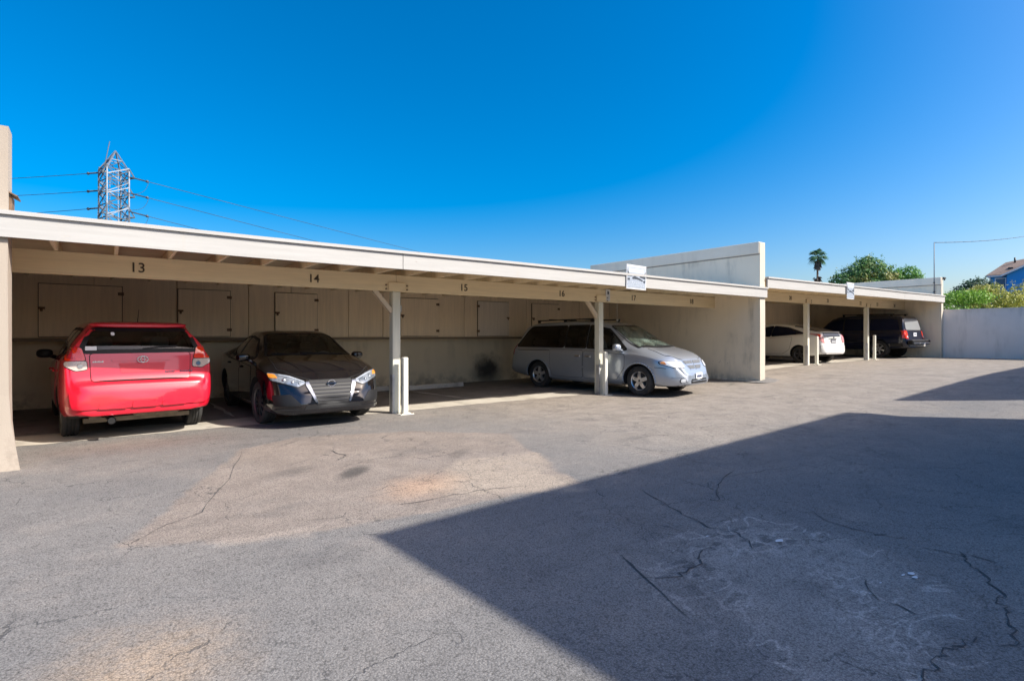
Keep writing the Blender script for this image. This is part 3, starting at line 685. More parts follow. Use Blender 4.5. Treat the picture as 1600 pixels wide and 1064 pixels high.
class Car:
    def __init__(s, name, spec, loc, heading, label, paint_mat):
        s.S = spec; s.paint = paint_mat
        s.root = empty(name, loc, heading, label, 'car', 'cars parked in the carports')
        s.build()
    def section(s, x):
        S = s.S; b, e, t, w, r = S['bot'](x), S['belt'](x), S['top'](x), S['wid'](x), S['rw'](x)
        e = min(e, t-.03); r = min(r, w*.93); q = t-e; drop = min(.085, .30*q)
        mid = S.get('bulge', .012)
        pts = [(0,b),(.78*w,b),(.92*w,b+.025),(.972*w,b+.10),(w,b+.42*(e-b)),(.997*w,b+.70*(e-b)),(.982*w,e-.035),(.95*w,e+.002),
               ((.95*w+r)/2+mid*min(1,q/.4), e+.52*(q-drop)), (r,t-drop), (r*.945,t-.42*drop), (r*.78,t-.13*drop), (r*.42,t-.02*drop), (0,t)]
        P = np.array(pts); d = np.r_[0, np.cumsum(np.maximum(np.hypot(*np.diff(P, axis=0).T), 1e-4))]
        fy, fz = pchip(d, P[:,0]), pchip(d, P[:,1])
        out = []
        for i in range(len(d)-1):
            k = 5 if i in (3,4,7,8) else 3
            for j in range(k):
                u = d[i]+(d[i+1]-d[i])*j/k; out.append((max(0,fy(u)), fz(u)))
        out.append((0, t)); out[0] = (0, b)
        return out
    def build(s):
        S = s.S; x0, x1 = S['x0'], S['x1']
        g = np.linspace(x0, x1, 600); z = np.array([S['top'](x) for x in g]); wd = np.array([S['wid'](x) for x in g])
        a = np.r_[0, np.cumsum(np.sqrt(np.diff(g)**2+(1.2*np.diff(z))**2+(1.5*np.diff(wd))**2))]
        xs = np.interp(np.linspace(0, a[-1], 110), a, g)
        bm = bmesh.new(); rings = []
        def ring(x, sc=1.0, dx=0):
            h = s.section(x); zc = (h[0][1]+h[-1][1])*.5
            full = h+[(-y, zz) for y, zz in h[-2:0:-1]]
            kf = S.get('rakef', .12)*sstep((x-(x1-.7))/.7); kr = S.get('raker', .06)*sstep(((x0+.5)-x)/.5)
            return [bm.verts.new((x+dx-(kf-kr)*max(0, zc+(zz-zc)*sc-.36)+.10*kf, y*sc, zc+(zz-zc)*sc)) for y, zz in full]
        rings.append(ring(x0,.55,-.016)); rings.append(ring(x0,.86,-.013)); rings.append(ring(x0,.955,-.007))
        for x in xs: rings.append(ring(x))
        rings.append(ring(x1,.955,.007)); rings.append(ring(x1,.86,.013)); rings.append(ring(x1,.55,.016))
        n = len(rings[0])
        for A, B in zip(rings[:-1], rings[1:]):
            for i in range(n): bm.faces.new((A[i], A[(i+1)%n], B[(i+1)%n], B[i]))
        for Rg, xx in ((rings[0], x0-.017), (rings[-1], x1+.017)):
            c = bm.verts.new((xx, 0, sum(v.co.z for v in Rg)/n))
            for i in range(n): bm.faces.new((Rg[i], Rg[(i+1)%n], c))
        bmesh.ops.remove_doubles(bm, verts=bm.verts, dist=1e-5)
        bmesh.ops.recalc_face_normals(bm, faces=bm.faces)
        bm.normal_update()
        for f in bm.faces: f.material_index = 1 if f.normal.z < -.8 else 0
        s.bvh = BVHTree.FromBMesh(bm)
        me = bpy.data.meshes.new('body'); bm.to_mesh(me); bm.free()
        me.materials.append(s.paint); me.materials.append(T_under)
        body = bpy.data.objects.new('body', me); COL.objects.link(body)
        cb = bmesh.new(); W = S['W']
        for ax in (S['xf'], S['xr']):
            for sd in (1,-1):
                rr = S['rt']+S.get('gap', .055)
                add_tube(cb, (ax, sd*(W-.30), S['rt']), (ax, sd*(W+.3), S['rt']), rr, rr, 44, 1)
        cm = bpy.data.meshes.new('cut'); cb.to_mesh(cm); cb.free(); cm.materials.append(s.paint); cm.materials.append(T_under)
        cut = bpy.data.objects.new('cut', cm); COL.objects.link(cut)
        md = body.modifiers.new('b', 'BOOLEAN'); md.object = cut; md.operation = 'DIFFERENCE'; md.solver = 'EXACT'
        nm = bpy.data.meshes.new_from_object(body.evaluated_get(bpy.context.evaluated_depsgraph_get()))
        nm.name = 'body'; body.modifiers.clear(); body.data = nm; bpy.data.objects.remove(cut)
        nm.polygons.foreach_set('use_smooth', [True]*len(nm.polygons)); nm.set_sharp_from_angle(angle=R(38))
        body.parent = s.root; s.body = body
    # ---- conformal pieces
    AX = {'left': (Vector((0,3,0)), Vector((0,-1,0))), 'right': (Vector((0,-3,0)), Vector((0,1,0))), 'front': (Vector((4,0,0)), Vector((-1,0,0))),
          'rear': (Vector((-4,0,0)), Vector((1,0,0))), 'top': (Vector((0,0,3)), Vector((0,0,-1)))}
    def emb(s, axis, u, v):
        if axis in ('left','right'): return Vector((u, 0, v))
        if axis in ('front','rear'): return Vector((0, u, v))
        return Vector((u, v, 0))
    @staticmethod
    def rounded(pts, r, k=4):
        if r <= 0: return [Vector(p) for p in pts]
        out = []; n = len(pts)
        for i in range(n):
            p, a, b = Vector(pts[i]), Vector(pts[i-1]), Vector(pts[(i+1)%n])
            da, db = (a-p), (b-p); rr = min(r, da.length*.45, db.length*.45)
            A, B = p+da.normalized()*rr, p+db.normalized()*rr
            for j in range(k+1):
                t = j/k; out.append(A*(1-t)**2+p*2*t*(1-t)+B*t*t)
        return out
    @staticmethod
    def grow(pts, w):
        n = len(pts); ar = sum(pts[i].x*pts[(i+1)%n].y-pts[(i+1)%n].x*pts[i].y for i in range(n)); sg = 1 if ar > 0 else -1; out = []
        for i in range(n):
            d0 = (pts[i]-pts[i-1]); d1 = (pts[(i+1)%n]-pts[i])
            if d0.length < 1e-6 or d1.length < 1e-6: out.append(pts[i].copy()); continue
            d0.normalize(); d1.normalize(); nn = Vector((d0.y+d1.y, -d0.x-d1.x))*sg
            out.append(pts[i]+(nn.normalized()*w if nn.length > 1e-6 else nn))
        return out
    def lay(s, bm, axis, pts, off, mat, step=.05, depth=.012):
        o, d = s.AX[axis]; b2 = bmesh.new()
        vs = [b2.verts.new(s.emb(axis, p.x, p.y)) for p in pts]; b2.faces.new(vs)
        us = [p.x for p in pts]; ws = [p.y for p in pts]
        e1 = s.emb(axis,1,0); e2 = s.emb(axis,0,1)
        for e, arr in ((e1, us), (e2, ws)):
            k = math.floor(min(arr)/step)+1
            while k*step < max(arr)-1e-4:
                bmesh.ops.bisect_plane(b2, geom=b2.verts[:]+b2.edges[:]+b2.faces[:], plane_co=e*(k*step+1e-5), plane_no=e, dist=1e-6); k += 1
        bmesh.ops.triangulate(b2, faces=b2.faces[:])
        idx = {}
        for v in b2.verts:
            hit = s.bvh.ray_cast(v.co+o, d)
            if hit[0] is None: hit = s.bvh.find_nearest(v.co+o*.3)
            n = hit[1].copy()
            if n.dot(d) > 0: n = -n
            n = (n-d*.35).normalized()
            idx[v] = (hit[0]+n*off, n)
        nv = {v: bm.verts.new(idx[v][0]) for v in b2.verts}
        for f in b2.faces:
            vv = [nv[v] for v in f.verts]; ff = bm.faces.new(vv); ff.normal_update()
            if ff.normal.dot(d) > 0: ff.normal_flip()
            ff.material_index = mat; ff.smooth = True
        for e in b2.edges:
            if len(e.link_faces) == 1:
                a, b = e.verts; A, B = nv[a], nv[b]
                C_ = bm.verts.new(A.co-idx[a][1]*(off+depth)); D_ = bm.verts.new(B.co-idx[b][1]*(off+depth))
                ff = bm.faces.new((A,B,D_,C_)); ff.material_index = mat
        b2.free()
    def piece(s, name, axis, pts, mat, off=.004, r=.03, under=None, uw=.008, parent=None, step=.05):
        """pts: 2D outline; axis 'side' makes one on each flank"""
        P = s.rounded(pts, r); made = []
        for ax in (('left','right') if axis == 'side' else (axis,)):
            bm = bmesh.new(); mats = [mat]
            if under: mats.append(under); s.lay(bm, ax, s.grow(P, uw), off*.5, 1, step)
            s.lay(bm, ax, P, off, 0, step)
            o = mesh_obj(name, bm, mats, parent or s.root, angle=None)
            o.data.set_sharp_from_angle(angle=R(50)); made.append(o)
        return made
    def cut(s, axis, P):
        o, d = s.AX[axis]; bm = bmesh.new(); bm.from_mesh(s.body.data)
        pr = (lambda v: Vector((v.x, v.z))) if axis in ('left','right') else ((lambda v: Vector((v.y, v.z))) if axis in ('front','rear') else (lambda v: Vector((v.x, v.y))))
        lo = Vector((min(p.x for p in P)-.12, min(p.y for p in P)-.12)); hi = Vector((max(p.x for p in P)+.12, max(p.y for p in P)+.12))
        def cand():
            out = []
            for f in bm.faces:
                if f.normal.dot(d) > -.08: continue
                c = f.calc_center_median()
                if axis in ('front','rear') and (c.x > 0) != (axis == 'front'): continue
                q = pr(c)
                if lo.x < q.x < hi.x and lo.y < q.y < hi.y: out.append(f)
            return out
        n = len(P); bm.normal_update()
        for i in range(n):
            a, b = P[i], P[(i+1)%n]
            if (b-a).length < 1e-5: continue
            A, B = s.emb(axis, a.x, a.y), s.emb(axis, b.x, b.y); no = (B-A).cross(d).normalized(); mid = (a+b)/2; L = (b-a).length/2+.12
            fs = [f for f in cand() if (pr(f.calc_center_median())-mid).length < L]
            bmesh.ops.bisect_plane(bm, geom=list(set(v for f in fs for v in f.verts))+list(set(e for f in fs for e in f.edges))+fs, plane_co=A, plane_no=no, dist=1e-5)
        ar = sum(P[i].x*P[(i+1)%n].y-P[(i+1)%n].x*P[i].y for i in range(n)); sg = 1 if ar > 0 else -1
        def inside(q): return all(sg*((P[(i+1)%n]-P[i]).x*(q-P[i]).y-(P[(i+1)%n]-P[i]).y*(q-P[i]).x) > -1e-5 for i in range(n))
        bmesh.ops.delete(bm, geom=[f for f in cand() if inside(pr(f.calc_center_median()))], context='FACES')
        bm.to_mesh(s.body.data); bm.free(); s.body.data.set_sharp_from_angle(angle=R(38))
    def frame(s, bm, axis, P, w_out, w_in, off, mat):
        Q = []
        for i in range(len(P)):
            a, b = P[i], P[(i+1)%len(P)]; k = max(1, int((b-a).length/.05))
            for j in range(k): Q.append(a.lerp(b, j/k))
        Q = [q for i, q in enumerate(Q) if (q-Q[i-1]).length > 1e-4]
        O, I = s.grow(Q, w_out), s.grow(Q, -w_in); o, d = s.AX[axis]; V = []
        for ring_ in (O, I):
            row = []
            for p in ring_:
                hit = s.bvh.ray_cast(s.emb(axis, p.x, p.y)+o, d)
                if hit[0] is None: hit = s.bvh.find_nearest(s.emb(axis, p.x, p.y)+o*.3)
                nn = hit[1] if hit[1].dot(d) < 0 else -hit[1]; row.append(bm.verts.new(hit[0]+(nn-d*.35).normalized()*off))
            V.append(row)
        m = len(Q)
        for i in range(m):
            f = bm.faces.new((V[0][i], V[0][(i+1)%m], V[1][(i+1)%m], V[1][i])); f.normal_update()
            if f.normal.dot(d) > 0: f.normal_flip()
            f.material_index = mat; f.smooth = True
    def window(s, name, axis, pts, mat, r=.05, border=.022):
        P = s.rounded(pts, r, 3); P = [p for i, p in enumerate(P) if (p-P[i-1]).length > 1e-4]
        for ax in (('left','right') if axis == 'side' else (axis,)):
            s.cut(ax, P)
            bm = bmesh.new(); s.lay(bm, ax, s.grow(P, .006), .001, 0, .06, .002); s.frame(bm, ax, P, border, .014, .004, 1)
            o = mesh_obj(name, bm, [mat, T_black], s.root); o.data.set_sharp_from_angle(angle=R(50))
    def cabin(s, xs_front, zseat, yoff, ztop, dash, wheel_side=1, rear=None, mat=None):
        mat = mat or T_seat
        for x, ys in ((xs_front, (yoff,-yoff)),)+(((rear, (yoff,-yoff)),) if rear is not None else ()):
            for y in ys:
                bm = bmesh.new(); add_blob(bm, (x+.22,y,zseat), (.27,.25,.09), 3); add_blob(bm, (x-.08,y,zseat+.30), (.09,.24,.34), 3, 0, Matrix.Translation((x-.08,y,zseat)) @ Matrix.Rotation(R(-14), 4, 'Y') @ Matrix.Translation((-(x-.08),-y,-zseat)))
                add_blob(bm, (x-.24,y,ztop), (.05,.13,.09), 3); mesh_obj('seat', bm, mat, s.root, True)
        x, z, hw = dash; bm = bmesh.new(); add_blob(bm, (x,0,z), (.26,hw,.15), 5); mesh_obj('dashboard', bm, T_int, s.root, True)
        bm = bmesh.new(); c = Vector((x-.33, yoff*wheel_side, z+.06)); ax = Vector((-.85,0,.5)).normalized(); u = Vector((0,1,0)); v = ax.cross(u); N = 24
        for k in range(N):
            a, b = 2*math.pi*k/N, 2*math.pi*(k+1)/N; add_tube(bm, c+(u*math.cos(a)+v*math.sin(a))*.185, c+(u*math.cos(b)+v*math.sin(b))*.185, .016, None, 6, 0, False)
        for a in (0, 2.2, 4.1): add_tube(bm, c, c+(u*math.cos(a)+v*math.sin(a))*.18, .016, None, 6)
        add_tube(bm, c, c-ax*.25, .03, None, 8); mesh_obj('steering_wheel', bm, T_wheelgrip, s.root)
    def pair(s, name, axis, pts, mat, **kw):
        a = s.piece(name, axis, pts, mat, **kw); b = s.piece(name, axis, [(-u,v) if axis in ('front','rear') else (u,-v) for u,v in pts], mat, **kw)
        return a+b
    def line(s, name, axis, pts, w, mat, off=.002, parent=None):
        V = [Vector(p) for p in pts]; up = []; dn = []
        for i, p in enumerate(V):
            d = (V[min(i+1,len(V)-1)]-V[max(i-1,0)]).normalized(); nn = Vector((-d.y,d.x))*w/2; up.append(p+nn); dn.append(p-nn)
        return s.piece(name, axis, [tuple(p) for p in up+dn[::-1]], mat, off=off, r=0, parent=parent, step=.06)
    def blob(s, name, c, size, mat, p=3, rot=(0,0,0), parent=None, both=False):
        made = []
        for sd in ((1,-1) if both else (1,)):
            bm = bmesh.new(); M = Matrix.Translation((c[0], c[1]*sd, c[2])) @ Euler((rot[0]*sd, rot[1], rot[2]*sd)).to_matrix().to_4x4()
            add_blob(bm, (0,0,0), size, p, 0, M); made.append(mesh_obj(name, bm, mat, parent or s.root, True))
        return made
    def mirrors(s, x, y, z, size, mat, yaw):
        for sd, m in zip((1,-1), s.blob('mirror', (x,y,z), size, mat, 2.8, (0,0,R(yaw)), both=True)):
            hit = s.bvh.ray_cast(Vector((x+.06,3*sd,z-.07)), Vector((0,-sd,0)))[0]; bm = bmesh.new()
            add_tube(bm, (x+.06, hit.y-sd*.03, z-.075), (x+.01, sd*(y-size[1]*.45), z-.03), .034, .028, 10); mesh_obj('mirror_arm', bm, mat, m, True)
    def wheels(s, rt, wt, rr, style, steer=0, rim_mat=None):
        S = s.S; rim_mat = rim_mat or T_alloy
        for ax, front in ((S['xf'],1),(S['xr'],0)):
            for sd in (1,-1):
                bm = bmesh.new()
                add_tube(bm, (0,-wt*.30,0), (0,wt*.16,0), rr*.93, rr*.93, 28)
                h = mesh_obj('wheel', bm, T_brake, s.root, angle=40)
                h.location = (ax, sd*(S['tr']-wt/2), rt); h.rotation_euler = (0,0,(math.pi if sd < 0 else 0)+(steer if front else 0))
                # local +y is outward
                prof = [(rr*.97,-wt*.40),(rr+.02,-wt*.47),(rt-.05,-wt*.5),(rt-.012,-wt*.44),(rt,-wt*.34)]
                for gy in (-.19,0,.19): prof += [(rt,wt*(gy-.035)),(rt-.010,wt*(gy-.025)),(rt-.010,wt*(gy+.025)),(rt,wt*(gy+.035))]
                prof += [(rt,wt*.34),(rt-.012,wt*.44),(rt-.05,wt*.5),(rr+.02,wt*.47),(rr*.97,wt*.40)]
                bm = bmesh.new(); N = 48; rows = []
                for i in range(N):
                    a = 2*math.pi*i/N; rows.append([bm.verts.new((r*math.cos(a), y, r*math.sin(a))) for r, y in prof])
                for i in range(N):
                    for j in range(len(prof)-1): bm.faces.new((rows[i][j],rows[i][j+1],rows[(i+1)%N][j+1],rows[(i+1)%N][j]))
                bmesh.ops.recalc_face_normals(bm, faces=bm.faces); mesh_obj('tyre', bm, T_tyre, h, angle=35)
                bm = bmesh.new(); rows = []
                rp = [(rr*.93,-wt*.2),(rr*.93,wt*.36),(rr,wt*.43),(rr*1.02,wt*.40)]
                for i in range(N):
                    a = 2*math.pi*i/N; rows.append([bm.verts.new((r*math.cos(a), y, r*math.sin(a))) for r, y in rp])
                for i in range(N):
                    for j in range(len(rp)-1): bm.faces.new((rows[i][j],rows[i][j+1],rows[(i+1)%N][j+1],rows[(i+1)%N][j]))
                k, wa, wb = style
                for q in range(k):
                    a = 2*math.pi*q/k+.3; ca, sa = math.cos(a), math.sin(a)
                    def pt(r, t, y): return bm.verts.new((r*ca-t*sa, y, r*sa+t*ca))
                    yo, yi = wt*.36, wt*.20
                    top = [pt(rr*.18,-wa/2,yo),pt(rr*.18,wa/2,yo),pt(rr*.6,(wa+wb)/4,yo+.008),pt(rr*.95,wb/2,yo-.012),pt(rr*.95,-wb/2,yo-.012),pt(rr*.6,-(wa+wb)/4,yo+.008)]
                    bot = [pt(rr*.18,-wa/2,yi),pt(rr*.18,wa/2,yi),pt(rr*.6,(wa+wb)/4,yi),pt(rr*.95,wb/2,yi),pt(rr*.95,-wb/2,yi),pt(rr*.6,-(wa+wb)/4,yi)]
                    bm.faces.new((top[0],top[1],top[2],top[5])); bm.faces.new((top[5],top[2],top[3],top[4]))
                    for i in range(6): bm.faces.new((top[i],bot[i],bot[(i+1)%6],top[(i+1)%6]))
                add_tube(bm, (0,wt*.1,0), (0,wt*.375,0), rr*.27, rr*.24, 20)
                bmesh.ops.recalc_face_normals(bm, faces=bm.faces); mesh_obj('rim', bm, rim_mat, h, angle=35)
                bm = bmesh.new(); add_tube(bm, (0,wt*.376,0), (0,wt*.40,0), rr*.12, rr*.10, 16); mesh_obj('hub_cap', bm, T_alloyd, h)
    def plate(s, x, z, rear, name='number_plate', print_=True, col=None):
        sg = -1 if rear else 1; o = empty
        hit = s.bvh.ray_cast(Vector((4*sg,0,z)), Vector((-sg,0,0)))[0]; xx = hit.x+sg*.016
        bm = bmesh.new(); add_box(bm, (xx-.006,-.155,z-.078), (xx+.006,.155,z+.078), 0, None, .003)
        p = mesh_obj(name, bm, col or T_plate, s.root)
        return p, xx+sg*.0075
    def trims(s, *a): pass

def door_set(car, doors, seam=T_seam):
    for pts, hx, hz in doors:
        for d, sd in zip(car.piece('door', 'side', pts, car.paint, off=.005, r=.06, under=seam, uw=.007), (1,-1)):
            hit = car.bvh.ray_cast(Vector((hx, 3*sd, hz)), Vector((0,-sd,0)))[0]
            bm = bmesh.new(); add_blob(bm, (hx, hit.y+sd*.022, hz), (.09,.018,.018), 3); mesh_obj('handle', bm, car.handle_mat, d, True)

# ---- red hatchback, tail towards us
S = dict(x0=-2.17, x1=2.17, W=.885, xf=1.30, xr=-1.29, rt=.315, tr=.845,
  top=curve([(-2.17,.66),(-2.155,.72),(-2.11,.76),(-2.09,.80),(-2.06,1.12),(-1.86,1.46),(-1.72,1.515),(-1.3,1.54),(-.5,1.55),(.1,1.53),(.45,1.45),(1.15,1.06),(1.32,1.01),(1.85,.88),(2.08,.74),(2.17,.55)]),
  belt=curve([(-2.17,.60),(-2.1,.70),(-2.04,1.06),(-1.5,1.06),(0,.99),(1.1,.93),(1.8,.80),(2.17,.5)]),
  bot=curve([(-2.17,.33),(-1.9,.30),(-1.6,.26),(0,.22),(1.6,.22),(2.17,.25)]),
  wid=curve([(-2.17,.70),(-2.12,.79),(-2.0,.855),(-1.6,.882),(0,.885),(1.4,.88),(1.85,.82),(2.08,.68),(2.17,.52)]),
  rw=curve([(-2.17,.70),(-2.06,.76),(-1.86,.60),(-1.5,.60),(.3,.61),(1.1,.74),(2.17,.6)]))
car = Car('parked_hatchback', S, (.26,11.07,zg(.4)+.004), R(90+5), 'bright red hatchback parked nose in under bay number 13', P_red); car.handle_mat = P_red
car.wheels(.315, .205, .215, (7,.05,.06))
door_set(car, [([(-.72,.36),(.12,.34),(.14,.96),(-1.02,1.0),(-.98,.72)], -.80, .86), ([(.15,.34),(1.08,.36),(1.10,.9),(.17,.95)], .34, .84)])
car.window('side_window', 'side', [(-1.75,1.12),(-.98,1.08),(-.98,1.43),(-1.55,1.42)], C_tint)
car.window('side_window', 'side', [(-.93,1.08),(.02,1.03),(.02,1.44),(-.93,1.44)], C_tint, .04)
car.window('side_window', 'side', [(.07,1.03),(.98,.99),(.40,1.36),(.07,1.43)], C_tint, .04)
car.window('windshield', 'top', [(.50,.56),(.50,-.56),(1.12,-.68),(1.12,.68)], C_screen, .06, .03)
car.window('rear_window', 'rear', [(-.66,1.15),(.66,1.15),(.545,1.41),(-.545,1.41)], C_back, .05, .04); car.cabin(.1, .52, .36, 1.24, (.95,.88,.66), 1, -.75)
car.piece('tailgate', 'rear', [(-.56,.76),(.56,.76),(.575,1.11),(-.575,1.11)], P_red, off=.006, r=.04, under=T_seam, uw=.008)
tl = car.pair('tail_lamp', 'rear', [(.615,1.026),(.83,1.026),(.80,1.185),(.66,1.19)], L_red, off=.012, r=.03, under=T_seam, uw=.008)
for a, sg in zip(tl, (1,-1)): car.piece('reversing_lens', 'rear', [(sg*.60,.915),(sg*.72,.898),(sg*.83,.96),(sg*.83,1.02),(sg*.61,1.02)], L_cream, off=.012, r=.025, parent=a, under=T_seam, uw=.007)
for sg in (1,-1):
    hit = car.bvh.ray_cast(Vector((-4,sg*.675,.96)), Vector((1,0,0)))[0]
    bm = bmesh.new(); add_tube(bm, (hit.x-.012,sg*.675,.955), (hit.x-.02,sg*.675,.955), .035, .03, 16); mesh_obj('reversing_bulb', bm, T_chrome, car.root)
bp = car.piece('rear_bumper', 'rear', [(-.76,.42),(.76,.42),(.79,.64),(.66,.69),(-.66,.69),(-.79,.64)], P_red, off=.022, r=.06, step=.04)[0]
for (a, b) in ((-.50,-.20),(-.16,.14),(.18,.50)): car.piece('bumper_insert', 'rear', [(a,.415),(b,.415),(b-.02,.50),(a+.02,.50)], P_red, off=.035, r=.025, parent=bp, step=.04)
car.piece('plate_recess', 'rear', [(-.27,.845),(.27,.845),(.33,1.01),(-.33,1.01)], P_red, off=.002, r=.03, under=T_seam, uw=.006)
car.piece('plate_cover', 'rear', [(-.24,.86),(.24,.86),(.27,.985),(-.27,.985)], simple('pinkish_plate_paint', (.62,.04,.06), .4), off=.011, r=.02)
car.piece('tailgate_garnish', 'rear', [(-.34,1.01),(.34,1.01),(.35,1.035),(-.35,1.035)], P_red, off=.024, r=.01)
bx = car.bvh.ray_cast(Vector((-4,0,1.04)), Vector((1,0,0)))[0]
bm = bmesh.new()
for k in range(28):
    a, b = 2*math.pi*k/28, 2*math.pi*(k+1)/28
    add_tube(bm, (bx.x-.03,.062*math.cos(a),1.028+.043*math.sin(a)), (bx.x-.03,.062*math.cos(b),1.028+.043*math.sin(b)), .008, None, 6)
    add_tube(bm, (bx.x-.03,.025*math.cos(a),1.028+.036*math.sin(a)), (bx.x-.03,.025*math.cos(b),1.028+.036*math.sin(b)), .005, None, 5)
    add_tube(bm, (bx.x-.03,.05*math.cos(a),1.045+.018*math.sin(a)), (bx.x-.03,.05*math.cos(b),1.045+.018*math.sin(b)), .005, None, 5)
mesh_obj('emblem', bm, T_chrome, car.root)
for (a, b, z) in ((.43,.55,1.0),(-.26,-.38,.845),(-.44,-.60,.845)):
    bm = bmesh.new(); n_ = 6
    for i in range(n_):
        y = a+(b-a)*(i+.5)/n_; w_ = abs(b-a)/n_*.34; hh = .016 if i % 2 else .02
        hx = car.bvh.ray_cast(Vector((-4,y,z)), Vector((1,0,0)))[0].x
        add_box(bm, (hx-.016,y-w_,z), (hx-.006,y+w_,z+hh))
    mesh_obj('badge', bm, T_chrome, car.root)
car.blob('roof_spoiler', (-1.80,0,1.490), (.13,.575,.034), P_red, 3.0, (0,R(-8),0)); car.root.scale = (1,1,1.03)
car.mirrors(.72, .96, 1.06, (.09,.105,.07), T_black, -12)
bm = bmesh.new(); add_tube(bm, (-2.21,.36,.262), (-1.6,.36,.29), .050, .050, 20, 0, False); add_tube(bm, (-2.205,.36,.262), (-1.7,.36,.29), .040, .040, 20, 1)
mesh_obj('exhaust', bm, [T_chrome, T_under], car.root)
bm = bmesh.new(); add_box(bm, (-2.0,-.45,.27), (-1.6,.1,.36), 0, None, .03); add_box(bm, (-1.75,-.62,.2), (-1.6,.62,.26)); add_box(bm, (-2.0,.45,.27), (-1.9,.58,.31)); mesh_obj('muffler', bm, simple('muffler_steel', (.25,.2,.14), .6, .5, vary=.3), car.root)
hit = car.bvh.ray_cast(Vector((-4,.52,1.19)), Vector((1,0,0)))[0]
car.piece('parking_sticker', 'rear', [(.50,1.155),(.62,1.155),(.62,1.205),(.50,1.205)], T_plate, off=.011, r=.005)
car.piece('window_sticker', 'rear', [(.30,1.345),(.34,1.345),(.345,1.385),(.305,1.385)], T_plate, off=.011, r=.015)
car.line('wiper', 'rear', [(.0,1.165),(-.2,1.19),(-.42,1.20)], .016, T_black, .016)
bm = bmesh.new(); add_tube(bm, (-1.6,0,1.53), (-1.72,0,1.70), .006, .003, 6); mesh_obj('aerial', bm, T_black, car.root)

# ---- black sedan, nose towards us
S = dict(x0=-2.33, x1=2.33, W=.91, xf=1.40, xr=-1.31, rt=.325, tr=.875, gap=.075, rakef=.30,
  top=curve([(-2.33,.72),(-2.29,.95),(-2.2,1.07),(-1.75,1.11),(-1.5,1.15),(-.85,1.37),(-.3,1.445),(.1,1.44),(.42,1.38),(1.18,1.04),(1.36,1.0),(2.0,.87),(2.2,.78),(2.29,.66),(2.33,.52)]),
  belt=curve([(-2.33,.66),(-2.2,.96),(-1.5,1.0),(0,.94),(1.2,.92),(1.9,.80),(2.15,.70),(2.33,.46)]),
  bot=curve([(-2.33,.33),(-1.7,.24),(0,.19),(1.8,.19),(2.2,.19),(2.33,.23)]),
  wid=curve([(-2.33,.62),(-2.25,.76),(-2.05,.86),(-1.4,.905),(0,.905),(1.4,.91),(1.8,.885),(2.05,.83),(2.2,.73),(2.29,.60),(2.33,.50)]),
  rw=curve([(-2.33,.6),(-1.6,.66),(-.85,.58),(.2,.585),(1.1,.72),(1.6,.74),(2.33,.6)]))
car = Car('parked_sedan', S, (2.82,10.65,zg(2.8)+.004), R(-90), 'glossy black sedan parked nose out under bay number 14', P_black); car.handle_mat = P_black
car.wheels(.325, .215, .225, (10,.03,.04), R(7), T_alloyd)
door_set(car, [([(-.95,.45),(-.70,.32),(.06,.30),(.08,.90),(-1.05,.95)], -.86, .86), ([(.09,.30),(1.02,.32),(1.05,.86),(.11,.90)], .26, .83)])
car.window('side_window', 'side', [(-1.35,1.05),(-.25,1.0),(-.25,1.33),(-.7,1.31)], C_tint)
car.window('side_window', 'side', [(-.20,1.0),(.95,.985),(.36,1.27),(-.20,1.335)], C_tint)
car.window('windshield', 'top', [(.42,.53),(.42,-.53),(1.18,-.69),(1.18,.69)], C_screen, .06, .03)
car.window('rear_window', 'top', [(-.85,.52),(-.85,-.52),(-1.48,-.62),(-1.48,.62)], C_tint, .06, .03); car.cabin(-.05, .48, .37, 1.14, (.95,.84,.70), 1, -.95)
car.piece('hood', 'top', [(1.27,.70),(1.27,-.70),(1.9,-.71),(2.14,-.52),(2.21,-.25),(2.22,0),(2.21,.25),(2.14,.52),(1.9,.71)], P_black, off=.005, r=.05, under=T_seam, uw=.008)
for sg in (1,-1): car.line('hood_crease', 'top', [(1.3,sg*.56),(1.7,sg*.50),(2.1,sg*.36)], .03, P_black, .010)
for sg in (1,-1):
    hl = car.piece('headlight', 'front', [(sg*.36,.655),(sg*.50,.60),(sg*.82,.70),(sg*.84,.80),(sg*.62,.765)], L_head, off=.010, r=.02, under=T_black, uw=.014, step=.04)[0]
    for (u, v, q) in ((.66,.705,.030),(.56,.672,.026),(.47,.648,.020)):
        hit = car.bvh.ray_cast(Vector((4,sg*u,v)), Vector((-1,0,0)))[0]; bm = bmesh.new(); add_tube(bm, (hit.x+.002,sg*u,v), (hit.x+.022,sg*u,v), q, q*.8, 16); add_blob(bm, (hit.x+.020,sg*u,v), (.012,q*.6,q*.6), 2, 1); mesh_obj('lamp_unit', bm, [T_chrome, L_clear], hl)
    car.piece('light_strip', 'front', [(sg*.40,.662),(sg*.60,.738),(sg*.72,.765),(sg*.72,.778),(sg*.59,.752),(sg*.40,.675)], L_drl, off=.016, r=.004, parent=hl, step=.03)
    car.piece('turn_lens', 'front', [(sg*.735,.725),(sg*.83,.73),(sg*.84,.79),(sg*.76,.775)], L_amber, off=.014, r=.015, parent=hl, step=.03)
    car.piece('fog_recess', 'front', [(sg*.46,.34),(sg*.80,.33),(sg*.82,.49),(sg*.60,.50)], T_black, off=.006, r=.03, step=.04)
    car.piece('chrome_blade', 'front', [(sg*.345,.69),(sg*.372,.69),(sg*.385,.62),(sg*.265,.365),(sg*.235,.36)], T_dchrome, off=.020, r=.012, step=.04)
gr = car.piece('grille', 'front', [(-.34,.69),(.34,.69),(.37,.62),(.25,.34),(-.25,.34),(-.37,.62)], T_black, off=.008, r=.03, step=.04)[0]
